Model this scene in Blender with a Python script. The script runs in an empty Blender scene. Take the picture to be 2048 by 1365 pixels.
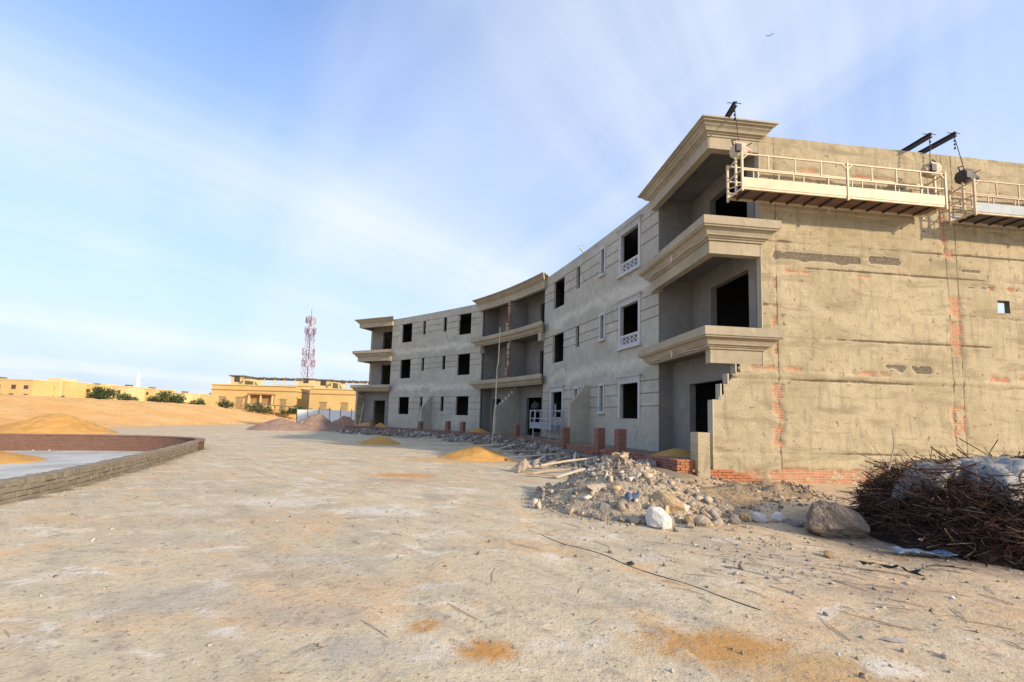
import bpy, bmesh, math, random
import numpy as np
from mathutils import Vector, Matrix

# ------------------------------------------------------------------ camera, sky, sun, exposure
SC = bpy.context.scene
COL = SC.collection
EYE = 1.6
cam_d = bpy.data.cameras.new('camera'); cam = bpy.data.objects.new('camera', cam_d); COL.objects.link(cam)
cam_d.sensor_width = 36.0; cam_d.lens = 36.0 * 867.0 / 2048.0
cam_d.shift_y = (763.88 - 682.5) / 2048.0
cam_d.clip_start = 0.05; cam_d.clip_end = 4000
PITCH, ROLL = 0.08522, 0.02799
cam.matrix_world = Matrix.Translation((0, 0, EYE)) @ (Matrix.Rotation(math.pi / 2 + PITCH, 4, 'X') @ Matrix.Rotation(ROLL, 4, 'Z'))
SC.camera = cam

SUN_AZ, SUN_EL = math.radians(127.0), math.radians(22.0)     # azimuth clockwise from +Y
wd = bpy.data.worlds.new('World'); SC.world = wd; wd.use_nodes = True
def build_world():
    nt = wd.node_tree; nt.nodes.clear(); N = nt.nodes.new; Lk = nt.links.new
    out = N('ShaderNodeOutputWorld'); bg = N('ShaderNodeBackground'); bg.inputs['Strength'].default_value = 0.15
    sky = N('ShaderNodeTexSky'); sky.sky_type = 'NISHITA'; sky.sun_disc = False
    sky.sun_elevation = SUN_EL; sky.sun_rotation = SUN_AZ
    sky.air_density = 1.0; sky.dust_density = 0.6; sky.ozone_density = 2.0
    tc = N('ShaderNodeTexCoord')
    sep = N('ShaderNodeSeparateXYZ'); Lk(tc.outputs['Generated'], sep.inputs[0])
    zz = N('ShaderNodeMath'); zz.operation = 'MAXIMUM'; zz.inputs[1].default_value = 0.0; Lk(sep.outputs['Z'], zz.inputs[0])
    z2 = N('ShaderNodeMath'); z2.operation = 'ADD'; z2.inputs[1].default_value = 0.16; Lk(zz.outputs[0], z2.inputs[0])
    dx = N('ShaderNodeMath'); dx.operation = 'DIVIDE'; Lk(sep.outputs['X'], dx.inputs[0]); Lk(z2.outputs[0], dx.inputs[1])
    dy = N('ShaderNodeMath'); dy.operation = 'DIVIDE'; Lk(sep.outputs['Y'], dy.inputs[0]); Lk(z2.outputs[0], dy.inputs[1])
    cb = N('ShaderNodeCombineXYZ'); Lk(dx.outputs[0], cb.inputs[0]); Lk(dy.outputs[0], cb.inputs[1])
    def layer(rot, scl, nscale, det, lo, hi, dist=0.6, off=(0, 0, 0)):
        mr = N('ShaderNodeMapping'); mr.inputs['Rotation'].default_value = (0, 0, rot); Lk(cb.outputs[0], mr.inputs[0])
        mp = N('ShaderNodeMapping'); mp.inputs['Scale'].default_value = scl; mp.inputs['Location'].default_value = off; Lk(mr.outputs[0], mp.inputs[0])
        n = N('ShaderNodeTexNoise'); n.inputs['Scale'].default_value = nscale; n.inputs['Detail'].default_value = det
        n.inputs['Roughness'].default_value = 0.5; n.inputs['Distortion'].default_value = dist; Lk(mp.outputs[0], n.inputs['Vector'])
        r = N('ShaderNodeMapRange'); r.interpolation_type = 'SMOOTHSTEP'
        r.inputs[1].default_value = lo; r.inputs[2].default_value = hi; Lk(n.outputs['Fac'], r.inputs[0]); return r.outputs[0]
    a = layer(-0.80, (0.20, 1.25, 1), 1.0, 6, 0.40, 0.72, 0.7, (3.1, 0.4, 0))
    b = layer(1.05, (0.30, 1.2, 1), 0.9, 5, 0.40, 0.74, 0.6, (7.7, 2.2, 0))
    m1 = N('ShaderNodeMath'); m1.operation = 'MULTIPLY'; m1.inputs[1].default_value = 0.50; Lk(a, m1.inputs[0])
    m2 = N('ShaderNodeMath'); m2.operation = 'MULTIPLY'; m2.inputs[1].default_value = 0.42; Lk(b, m2.inputs[0])
    ad = N('ShaderNodeMath'); ad.operation = 'ADD'; ad.use_clamp = True; Lk(m1.outputs[0], ad.inputs[0]); Lk(m2.outputs[0], ad.inputs[1])
    # thin veil that thickens toward the horizon
    hz = N('ShaderNodeMapRange'); hz.inputs[1].default_value = 0.0; hz.inputs[2].default_value = 0.70
    hz.inputs[3].default_value = 1.0; hz.inputs[4].default_value = 0.14; Lk(zz.outputs[0], hz.inputs[0])
    bl = N('ShaderNodeMix'); bl.data_type = 'RGBA'; bl.blend_type = 'MIX'
    Lk(hz.outputs[0], bl.inputs[0])
    tint = N('ShaderNodeMix'); tint.data_type = 'RGBA'; tint.blend_type = 'MULTIPLY'; tint.inputs[0].default_value = 1.0
    Lk(sky.outputs[0], tint.inputs[6]); tint.inputs[7].default_value = (1.05, 1.25, 1.60, 1)
    Lk(tint.outputs[2], bl.inputs[6]); bl.inputs[7].default_value = (2.8, 3.3, 4.0, 1)
    cl = N('ShaderNodeMix'); cl.data_type = 'RGBA'; Lk(ad.outputs[0], cl.inputs[0]); Lk(bl.outputs[2], cl.inputs[6]); cl.inputs[7].default_value = (4.25, 4.5, 4.95, 1)
    Lk(cl.outputs[2], bg.inputs['Color']); Lk(bg.outputs[0], out.inputs['Surface'])
build_world()
sd = bpy.data.lights.new('sun', 'SUN'); sun = bpy.data.objects.new('sun', sd); COL.objects.link(sun)
sd.energy = 3.7; sd.angle = math.radians(2.0); sd.color = (1.0, 0.80, 0.56)
sv = Vector((math.sin(SUN_AZ) * math.cos(SUN_EL), math.cos(SUN_AZ) * math.cos(SUN_EL), math.sin(SUN_EL)))
sun.rotation_euler = sv.to_track_quat('Z', 'Y').to_euler(); sun.location = (60, -40, 50)
SC.view_settings.view_transform = 'Standard'; SC.view_settings.look = 'None'
SC.view_settings.exposure = 0.6; SC.view_settings.gamma = 1.0; SC.view_settings.use_curve_mapping = False

# ------------------------------------------------------------------ helpers
random.seed(7); RNG = np.random.default_rng(11)
def _h(ix, iy, seed):
    n = (ix.astype(np.int64) * 374761393 + iy.astype(np.int64) * 668265263 + seed * 1274126177) & 0x7fffffff
    n = ((n ^ (n >> 13)) * 1274126177) & 0x7fffffff
    return ((n ^ (n >> 16)) & 0xffff) / 65535.0
def vnoise(x, y, seed=0):
    x = np.asarray(x, float); y = np.asarray(y, float)
    ix = np.floor(x); iy = np.floor(y); fx = x - ix; fy = y - iy
    fx = fx * fx * (3 - 2 * fx); fy = fy * fy * (3 - 2 * fy)
    a = _h(ix, iy, seed); b = _h(ix + 1, iy, seed); c = _h(ix, iy + 1, seed); d = _h(ix + 1, iy + 1, seed)
    return (a + (b - a) * fx) * (1 - fy) + (c + (d - c) * fx) * fy
def fbm(x, y, oct=4, seed=0):
    s = 0; a = .5; t = 0
    for i in range(oct):
        s = s + a * vnoise(np.asarray(x) * 2 ** i, np.asarray(y) * 2 ** i, seed + i * 17); t += a; a *= .5
    return s / t
def sst(a, b, x):
    t = np.clip((np.asarray(x, float) - a) / (b - a), 0, 1); return t * t * (3 - 2 * t)

class MB:
    """collects faces; build() links them as one mesh object"""
    def __init__(s): s.v = []; s.f = []
    def quad(s, a, b, c, d):
        i = len(s.v); s.v += [tuple(a), tuple(b), tuple(c), tuple(d)]; s.f.append((i, i + 1, i + 2, i + 3))
    def poly(s, pts):
        i = len(s.v); s.v += [tuple(p) for p in pts]; s.f.append(tuple(range(i, i + len(pts))))
    def hexa(s, p):      # 8 points: bottom 4 (ccw), top 4
        i = len(s.v); s.v += [tuple(q) for q in p]
        for f in ((3, 2, 1, 0), (4, 5, 6, 7), (0, 1, 5, 4), (1, 2, 6, 5), (2, 3, 7, 6), (3, 0, 4, 7)): s.f.append(tuple(i + k for k in f))
    def box(s, x0, x1, y0, y1, z0, z1):
        s.hexa([(x0, y0, z0), (x1, y0, z0), (x1, y1, z0), (x0, y1, z0), (x0, y0, z1), (x1, y0, z1), (x1, y1, z1), (x0, y1, z1)])
    def prism(s, pts, z0, z1):
        n = len(pts); i = len(s.v)
        s.v += [(p[0], p[1], z0) for p in pts] + [(p[0], p[1], z1) for p in pts]
        s.f.append(tuple(i + k for k in reversed(range(n)))); s.f.append(tuple(i + n + k for k in range(n)))
        for k in range(n): s.f.append((i + k, i + (k + 1) % n, i + n + (k + 1) % n, i + n + k))
    def tube(s, path, r, n=6, caps=True):
        P = [Vector(p) for p in path]; rs = r if hasattr(r, '__len__') else [r] * len(P); i0 = len(s.v); prev = None
        for k, p in enumerate(P):
            t = (P[min(k + 1, len(P) - 1)] - P[max(k - 1, 0)]).normalized()
            u = t.cross(Vector((0, 0, 1)) if abs(t.z) < .9 else Vector((1, 0, 0))).normalized() if prev is None else (prev - t * prev.dot(t)).normalized()
            w = t.cross(u); prev = u
            for j in range(n):
                a = 2 * math.pi * j / n; s.v.append(tuple(p + u * math.cos(a) * rs[k] + w * math.sin(a) * rs[k]))
        for k in range(len(P) - 1):
            for j in range(n):
                a = i0 + k * n + j; b = i0 + k * n + (j + 1) % n; s.f.append((a, b, b + n, a + n))
        if caps:
            s.f.append(tuple(i0 + j for j in reversed(range(n)))); e = i0 + (len(P) - 1) * n; s.f.append(tuple(e + j for j in range(n)))
    def bar(s, a, b, w, h=None):     # rectangular bar between two points
        h = h or w; a = Vector(a); b = Vector(b); t = (b - a).normalized()
        u = t.cross(Vector((0, 0, 1)) if abs(t.z) < .95 else Vector((0, 1, 0))).normalized(); v = u.cross(t)
        q = []
        for p in (a, b):
            q.append([p + u * w / 2 * sx + v * h / 2 * sy for sx, sy in ((-1, -1), (1, -1), (1, 1), (-1, 1))])
        s.hexa(q[0] + q[1])
    def build(s, name, m=None, parent=None, smooth=False, mirror=False, loc=None, recalc=True):
        me = bpy.data.meshes.new(name); v = s.v
        if mirror: v = [(-p[0], p[1], p[2]) for p in v]
        me.from_pydata(v, [], s.f); me.update()
        if recalc:
            bm = bmesh.new(); bm.from_mesh(me); bmesh.ops.remove_doubles(bm, verts=bm.verts, dist=1e-5)
            bmesh.ops.recalc_face_normals(bm, faces=bm.faces); bm.to_mesh(me); bm.free()
        return link(name, me, m, parent, smooth, loc)
def link(name, me, m=None, parent=None, smooth=False, loc=None):
    o = bpy.data.objects.new(name, me); COL.objects.link(o)
    if m is not None and me is not None and not me.materials: me.materials.append(m)
    if smooth: me.polygons.foreach_set('use_smooth', [True] * len(me.polygons))
    if parent is not None: o.parent = parent
    if loc is not None: o.location = loc
    return o
def tag(o, label, cat, group=None):
    o['label'] = label; o['category'] = cat
    if group: o['group'] = group
    return o
def empty(name, loc=(0, 0, 0), rz=0.0):
    o = bpy.data.objects.new(name, None); COL.objects.link(o); o.location = loc; o.rotation_euler = (0, 0, rz); o.empty_display_size = .2; return o
def structure(o): o['kind'] = 'structure'; return o
def stuff(o, label=None, cat=None):
    o['kind'] = 'stuff'
    if label: o['label'] = label; o['category'] = cat
    return o
def grid_mesh(name, X, Y, Z, mask=None):
    ny, nx = X.shape; co = np.stack([X, Y, Z], -1).reshape(-1, 3)
    idx = np.arange(nx * ny).reshape(ny, nx)
    q = np.stack([idx[:-1, :-1], idx[:-1, 1:], idx[1:, 1:], idx[1:, :-1]], -1).reshape(-1, 4)
    if mask is not None: q = q[mask.reshape(-1)]
    me = bpy.data.meshes.new(name); me.vertices.add(len(co)); me.vertices.foreach_set('co', co.ravel())
    me.loops.add(q.size); me.loops.foreach_set('vertex_index', q.ravel().astype(np.int32))
    me.polygons.add(len(q)); me.polygons.foreach_set('loop_start', np.arange(0, q.size, 4, dtype=np.int32))
    me.update(calc_edges=True); me.validate(); return me
def attr(me, name, vals):
    a = me.attributes.new(name, 'FLOAT', 'POINT'); a.data.foreach_set('value', np.asarray(vals, np.float32).ravel())
def cattr(me, name, vals):
    a = me.attributes.new(name, 'FLOAT_COLOR', 'POINT'); a.data.foreach_set('color', np.asarray(vals, np.float32).ravel())

# ------------------------------------------------------------------ materials
class G:
    def __init__(s, name):
        s.m = bpy.data.materials.new(name); s.m.use_nodes = True; s.t = s.m.node_tree; s.t.nodes.clear()
        s.out = s.n('ShaderNodeOutputMaterial'); s.b = s.n('ShaderNodeBsdfPrincipled'); s.l(s.b.outputs[0], s.out.inputs['Surface'])
        s.b.inputs['Specular IOR Level'].default_value = 0.25
    def n(s, t): return s.t.nodes.new(t)
    def l(s, a, b): s.t.links.new(a, b)
    def val(s, sock, v):
        if isinstance(v, (int, float)): sock.default_value = v
        elif isinstance(v, tuple): sock.default_value = v if len(v) == 4 or len(sock.default_value) == 3 else (*v, 1)
        else: s.l(v, sock)
    def pos(s): return s.n('ShaderNodeNewGeometry').outputs['Position']
    def obj(s, rnd=False):
        o = s.n('ShaderNodeTexCoord').outputs['Object']
        if rnd:
            i = s.n('ShaderNodeObjectInfo'); a = s.n('ShaderNodeVectorMath'); a.operation = 'ADD'; s.l(o, a.inputs[0])
            mu = s.math('MULTIPLY', i.outputs['Random'], 57.0); s.l(mu, a.inputs[1]); o = a.outputs[0]
        return o
    def mapv(s, v, scl=(1, 1, 1), rot=(0, 0, 0), loc=(0, 0, 0)):
        m = s.n('ShaderNodeMapping'); s.l(v, m.inputs[0]); m.inputs['Scale'].default_value = scl; m.inputs['Rotation'].default_value = rot; m.inputs['Location'].default_value = loc; return m.outputs[0]
    def noise(s, v, scale, det=5, rough=.55, dist=0.0):
        n = s.n('ShaderNodeTexNoise'); s.l(v, n.inputs['Vector']); n.inputs['Scale'].default_value = scale; n.inputs['Detail'].default_value = det
        n.inputs['Roughness'].default_value = rough; n.inputs['Distortion'].default_value = dist; return n.outputs['Fac']
    def vor(s, v, scale, feat='F1'):
        n = s.n('ShaderNodeTexVoronoi'); n.feature = feat; s.l(v, n.inputs['Vector']); n.inputs['Scale'].default_value = scale; return n.outputs['Distance']
    def ramp(s, f, lo, hi, a=0.0, b=1.0, smooth=True):
        r = s.n('ShaderNodeMapRange'); r.interpolation_type = 'SMOOTHSTEP' if smooth else 'LINEAR'
        s.val(r.inputs[0], f); r.inputs[1].default_value = lo; r.inputs[2].default_value = hi; r.inputs[3].default_value = a; r.inputs[4].default_value = b; return r.outputs[0]
    def math(s, op, a, b=0.0):
        m = s.n('ShaderNodeMath'); m.operation = op; s.val(m.inputs[0], a); s.val(m.inputs[1], b); return m.outputs[0]
    def mix(s, f, a, b, mode='MIX'):
        m = s.n('ShaderNodeMix'); m.data_type = 'RGBA'; m.blend_type = mode; s.val(m.inputs[0], f); s.val(m.inputs[6], a); s.val(m.inputs[7], b); return m.outputs[2]
    def bump(s, h, dist, strength=1.0, nrm=None):
        b = s.n('ShaderNodeBump'); s.l(h, b.inputs['Height']); b.inputs['Distance'].default_value = dist; b.inputs['Strength'].default_value = strength
        if nrm is not None: s.l(nrm, b.inputs['Normal'])
        return b.outputs[0]
    def bumps(s, *hs):
        t = None
        for h, k in hs:
            m = s.math('MULTIPLY', h, k * 100.0); t = m if t is None else s.math('ADD', t, m)
        return s.bump(t, .01)
    def at(s, name, kind='Fac'):
        a = s.n('ShaderNodeAttribute'); a.attribute_name = name; return a.outputs[kind]
    def dot(s, v, d):
        m = s.n('ShaderNodeVectorMath'); m.operation = 'DOT_PRODUCT'; s.l(v, m.inputs[0]); m.inputs[1].default_value = d; return m.outputs['Value']
    def fin(s, col, rough=.9, nrm=None, spec=.2):
        s.val(s.b.inputs['Base Color'], col); s.val(s.b.inputs['Roughness'], rough); s.b.inputs['Specular IOR Level'].default_value = spec
        if nrm is not None: s.l(nrm, s.b.inputs['Normal'])
        return s.m
def simple(name, c1, c2, scale=6, rough=.85, bump=.004, bscale=40, rnd=False, spec=.2, world=False, lo=.3, hi=.7):
    g = G(name); v = g.pos() if world else g.obj(rnd)
    a = g.ramp(g.noise(v, scale, 6, .6), lo, hi)
    c = g.mix(a, c1, c2)
    f = g.noise(v, bscale, 4, .6)
    c = g.mix(g.ramp(f, .2, .8, .0, .35), c, tuple(x * .62 for x in c1))
    nb = g.bump(f, bump) if bump else None
    return g.fin(c, rough, nb, spec)
def plaster(name, c1, c2, c3, bands=False):
    g = G(name); v = g.pos()
    a = g.noise(v, .55, 4, .6, .4); b = g.noise(v, 3.2, 4, .65); st = g.noise(g.mapv(v, (3.5, 3.5, .35)), 2.0, 3, .6); f = g.noise(v, 38, 3, .65)
    c = g.mix(g.ramp(a, .34, .66), c1, c2)
    c = g.mix(g.ramp(b, .45, .78, 0, .55), c, c3)
    c = g.mix(g.ramp(st, .52, .8, 0, .5), c, tuple(x * .66 for x in c1))
    c = g.mix(g.ramp(f, .25, .8, 0, .28), c, tuple(x * .55 for x in c1))
    pt = g.noise(v, 1.1, 5, .6, 1.2); c = g.mix(g.ramp(pt, .56, .66, 0, .35), c, tuple(x * 1.18 for x in c2)); c = g.mix(g.ramp(pt, .42, .34, 0, .35), c, tuple(x * .78 for x in c1))
    if bands:      # pale lime bloom along the floor joints, damp foot of the wall
        sz = g.n('ShaderNodeSeparateXYZ'); g.l(v, sz.inputs[0]); wz = g.math('ADD', sz.outputs[2], g.math('MULTIPLY', g.math('SUBTRACT', a, .5), 1.6))
        for zc in (4.05, 7.25):
            d = g.math('ABSOLUTE', g.math('SUBTRACT', wz, zc)); c = g.mix(g.math('MULTIPLY', g.ramp(d, .42, .05), g.ramp(b, .3, .6, .15, .7)), c, tuple(x * 1.28 for x in c2))
        bl = g.noise(v, 1.9, 6, .65, .8); c = g.mix(g.ramp(bl, .54, .70, 0, .55), c, tuple(x * .62 for x in c1)); c = g.mix(g.ramp(bl, .42, .30, 0, .45), c, tuple(x * 1.2 for x in c2))
    nb = g.bumps((f, .008), (b, .014))
    return g.fin(c, .93, nb, .12)
M = {}
M['plaster'] = plaster('grey cement plaster', (.40, .37, .295), (.48, .445, .355), (.33, .31, .26))
M['plaster_front'] = plaster('grey cement plaster of the facade', (.42, .40, .335), (.50, .475, .40), (.34, .325, .28), True)
M['plaster_lip'] = plaster('moulding cement', (.375, .325, .235), (.445, .385, .28), (.28, .245, .185))
M['soffit'] = plaster('soffit concrete darkened for shade', (.17, .16, .15), (.22, .205, .19), (.13, .125, .12))  # albedo lowered: shade under the slabs is painted into the concrete
M['plaster_shaded'] = plaster('recess plaster darkened for shade', (.22, .21, .195), (.28, .265, .24), (.18, .175, .165))  # facade plaster darkened; the recess shade is put into the colour
M['precast'] = simple('white precast surround', (.50, .505, .51), (.60, .60, .60), 3, .85, .003, 30, spec=.2)
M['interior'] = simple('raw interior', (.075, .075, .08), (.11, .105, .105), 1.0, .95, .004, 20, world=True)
def brick_mat(name, c1, c2, mortar, scale=4.0, bump=.012, vec=None, rows=None):
    g = G(name); v = g.obj()
    br = g.n('ShaderNodeTexBrick'); g.l(v if vec is None else g.mapv(v, rot=vec), br.inputs['Vector'])
    br.inputs['Color1'].default_value = (*c1, 1); br.inputs['Color2'].default_value = (*c2, 1); br.inputs['Mortar'].default_value = (*mortar, 1)
    br.inputs['Scale'].default_value = scale; br.inputs['Mortar Size'].default_value = .03; br.inputs['Brick Width'].default_value = 1.0; br.inputs['Row Height'].default_value = .3
    n = g.noise(v, 9, 5, .6); f = g.noise(v, 60, 3, .6)
    c = g.mix(g.ramp(n, .35, .75, 0, .6), br.outputs['Color'], tuple(x * .7 for x in mortar))
    h = g.math('SUBTRACT', f, br.outputs['Fac'])
    return g.fin(c, .95, g.bump(h, bump), .1)
M['brick_wall'] = brick_mat('red brick wall', (.31, .15, .115), (.25, .12, .095), (.30, .24, .20), 4.0, .012, (math.pi / 2, 0, 0))
M['brick'] = simple('red clay brick', (.33, .165, .125), (.25, .115, .09), 2.5, .95, .004, 30, rnd=True)
M['brick_orange'] = simple('orange clay brick', (.50, .215, .11), (.40, .16, .085), 2.5, .95, .004, 30, rnd=True)
M['mortar'] = simple('mortar', (.20, .17, .14), (.28, .235, .19), 5, .98, .008, 25, world=True)
M['block'] = simple('grey brown block', (.19, .165, .13), (.28, .24, .185), 1.6, .95, .006, 25, rnd=True)
M['block_red'] = brick_mat('reddish blockwork', (.25, .13, .095), (.19, .105, .08), (.17, .13, .105), 4.0, .012, (math.pi / 2, 0, 0))
M['concrete'] = simple('pale concrete', (.40, .40, .37), (.56, .56, .52), .7, .9, .004, 20, world=True, lo=.38, hi=.62)
M['orange_sand'] = simple('orange building sand', (.50, .27, .075), (.60, .35, .12), 1.2, .97, .02, 30, world=True)
M['steel_dark'] = simple('dark painted steel', (.035, .035, .04), (.06, .055, .055), 6, .6, .001, 30, spec=.4)
M['cream_paint'] = simple('cream paint', (.66, .55, .37), (.56, .45, .29), 2.2, .55, .001, 30, spec=.35, lo=.4, hi=.8)
M['cream_rust'] = simple('rusty cream steel', (.62, .50, .36), (.34, .20, .13), 7, .7, .001, 40, spec=.3, lo=.45, hi=.75)
M['grey_paint'] = simple('blue grey paint', (.21, .27, .32), (.30, .36, .40), 3, .55, .001, 30, spec=.35)
M['deck'] = simple('rusty deck plate', (.23, .14, .10), (.14, .09, .07), 3, .85, .003, 25)
M['deck_grey'] = simple('dirty deck plate', (.14, .12, .11), (.09, .08, .075), 3, .85, .003, 25)
M['wood'] = simple('weathered timber', (.46, .39, .29), (.34, .27, .19), 5, .9, .003, 30, rnd=True)
M['wood_pale'] = simple('pale timber', (.66, .58, .44), (.54, .45, .32), 4, .9, .003, 30, rnd=True)
M['green_paint'] = simple('green painted board', (.20, .42, .32), (.36, .50, .38), 4, .7, .001, 30)
M['rope'] = simple('pale rope', (.66, .60, .50), (.56, .50, .42), 8, .9, 0, 30)
M['worn_white'] = simple('worn white steel', (.50, .52, .54), (.40, .41, .42), 6, .7, .001, 30)
M['white_paint'] = simple('white sheet fence', (.82, .82, .80), (.76, .76, .74), 1, .7, .002, 10)
M['black_rag'] = simple('black rag', (.018, .018, .02), (.035, .034, .036), 6, .9, .01, 20)
M['rubber'] = simple('black cable', (.03, .028, .026), (.07, .06, .05), 10, .8, 0, 20)

# building frame: origin at the middle of the facade, X towards the near end, Y inwards
BM = (-0.2242, 29.338); BROT = -0.95142
LX = Vector((math.cos(BROT), math.sin(BROT))); LY = Vector((-math.sin(BROT), math.cos(BROT)))
def bworld(x, y, z=0): return Vector((BM[0] + LX.x * x + LY.x * y, BM[1] + LX.y * x + LY.y * y, z))
C0 = Vector((17.51, -5.72)); BD = Vector((-.87305, .48763)); GD = Vector((.48763, .87305))   # outer corner of the end bay, its two directions
def bg(b, g): return C0 + BD * b + GD * g
WC = Vector((5.282, 11.761)); WTH = .11
WB = Vector((-math.sin(WTH), math.cos(WTH))); WG = Vector((math.cos(WTH), math.sin(WTH)))
def wbg(b, g, z=0):
    p = WC + WB * b + WG * g; return Vector((p.x, p.y, z))
E0 = Vector((14.164, -3.163)); E1 = Vector((3.656, 0.0))
# ------------------------------------------------------------------ ground, bank, basin
BASIN_NEAR = [(-7.9, 3.0), (-8.0, 5.2), (-8.28, 7.1), (-8.78, 8.8), (-9.4, 10.35), (-10.35, 12.7), (-11.5, 15.2), (-12.5, 17.3)]
BASIN_FAR = [(-12.5, 17.3), (-12.95, 18.3), (-13.7, 19.2), (-14.9, 19.9), (-16.5, 20.2), (-18.5, 20.0), (-21.5, 18.9), (-25.5, 16.6), (-31.0, 12.0)]
BASIN_POLY = BASIN_NEAR + BASIN_FAR[1:] + [(-31, -2), (-9, -2)]
def in_poly(x, y, poly):
    ins = np.zeros(np.shape(x), bool); n = len(poly)
    for i in range(n):
        x1, y1 = poly[i]; x2, y2 = poly[(i + 1) % n]
        c = ((y1 > y) != (y2 > y)) & (x < (x2 - x1) * (y - y1) / (y2 - y1 + 1e-12) + x1); ins ^= c
    return ins
def bloc(x, y):
    dx = np.asarray(x) - BM[0]; dy = np.asarray(y) - BM[1]; return dx * LX.x + dy * LX.y, dx * LY.x + dy * LY.y
def garden_dw(x, y):
    X, Y = bloc(x, y); ax = np.abs(X); yl = -1.15 - np.maximum(ax - 3.5, 0) * (4.87 / 13.42)
    return (yl - Y) * .955, ax
def gz(x, y, basin=True):
    x = np.asarray(x, float); y = np.asarray(y, float)
    z = .05 * (fbm(x * .3, y * .3, 3, 3) - .5) + .035 * (fbm(x * 1.7, y * 1.7, 3, 5) - .5)
    z = z + .10 * sst(1.5, 4.5, x) * sst(11, 8, y) * (fbm(x * 1.1 + 4, y * 1.1, 3, 9) - .35)
    for off, amp in ((0.0, 1.0), (1.75, 1.0), (-2.6, .7), (3.6, .6)):      # tyre ruts bending along the road
        px = -.6 + off - .004 * (y - 2) ** 2 - .22 * (y - 2) * .55; dpx = np.abs(x - px - .25 * (fbm(y * .25, y * 0 + off, 2, 15) - .5))
        z = z + amp * .35 * sst(26, 12, y) * (-.030 * sst(.22, .05, dpx) + .016 * sst(.42, .27, dpx) * sst(.12, .27, dpx)) * (.4 + fbm(x * .8, y * .8, 2, 19))
    dw, ax = garden_dw(x, y)
    ok = sst(18.2, 16.9, ax)
    z = z + ok * np.where(dw > 0, .24 * sst(2.4, 0.1, dw) + .45 * sst(2.8, 1.4, dw) * sst(-.1, .5, dw) * (fbm(x * 1.3, y * 1.3, 3, 21) - .38), .24)
    z = z + np.where((dw <= 0) & (ax < 16.9), .32 * sst(0, -.35, dw), 0)
    if basin: z = np.where(in_poly(x, y, BASIN_POLY), -.6, z)
    return z
def gzf(x, y): return float(gz(np.array([x]), np.array([y]))[0])

STAINS = [  # x, y, rx, ry, colour, strength : sand and lime trodden into the road
    (-.15, 3.12, .24, .17, (.58, .28, .07), 1.0), (-.62, 3.45, .14, .12, (.58, .31, .10), .95), (1.55, 3.28, .62, .30, (.54, .29, .09), 1.0), (2.1, 3.0, .5, .25, (.54, .33, .13), .8),
    (-2.9, 11.9, 1.1, .5, (.66, .34, .11), .95), (-2.6, 10.9, .6, .3, (.58, .30, .18), .45), (-1.9, 16.4, 2.6, 1.1, (.66, .42, .16), .75), (-7.3, 24.0, 2.2, 1.2, (.66, .42, .16), .7),
    (-1.25, 4.2, .5, .3, (.56, .36, .2), .4), (-2.4, 4.6, .7, .35, (.55, .38, .23), .4), (-3.4, 6.6, 1.1, .5, (.58, .38, .22), .4), (-1.4, 5.3, .35, .2, (.58, .40, .22), .35), (-2.9, 6.0, .8, .3, (.60, .42, .26), .4),
    (-2.2, 7.5, .75, .35, (.80, .76, .68), .6), (-1.1, 7.9, .3, .16, (.82, .78, .70), .55), (-4.2, 8.0, .9, .4, (.74, .69, .60), .45), (-.75, 4.25, .2, .1, (.78, .72, .64), .5), (2.6, 3.05, .35, .12, (.82, .76, .66), .6), (-5.0, 7.0, .6, .25, (.76, .70, .62), .35),
    (-1.6, 3.6, .5, .25, (.36, .34, .31), .45), (-.95, 3.1, .35, .2, (.38, .36, .34), .45), (-2.6, 3.8, .8, .3, (.40, .38, .35), .4), (-1.9, 4.9, .8, .3, (.40, .38, .35), .35), (3.2, 5.6, .9, .4, (.34, .29, .24), .4), (3.6, 4.4, .7, .2, (.30, .22, .17), .5), (-4.2, 5.6, 1.1, .4, (.46, .40, .31), .4),
]
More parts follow.
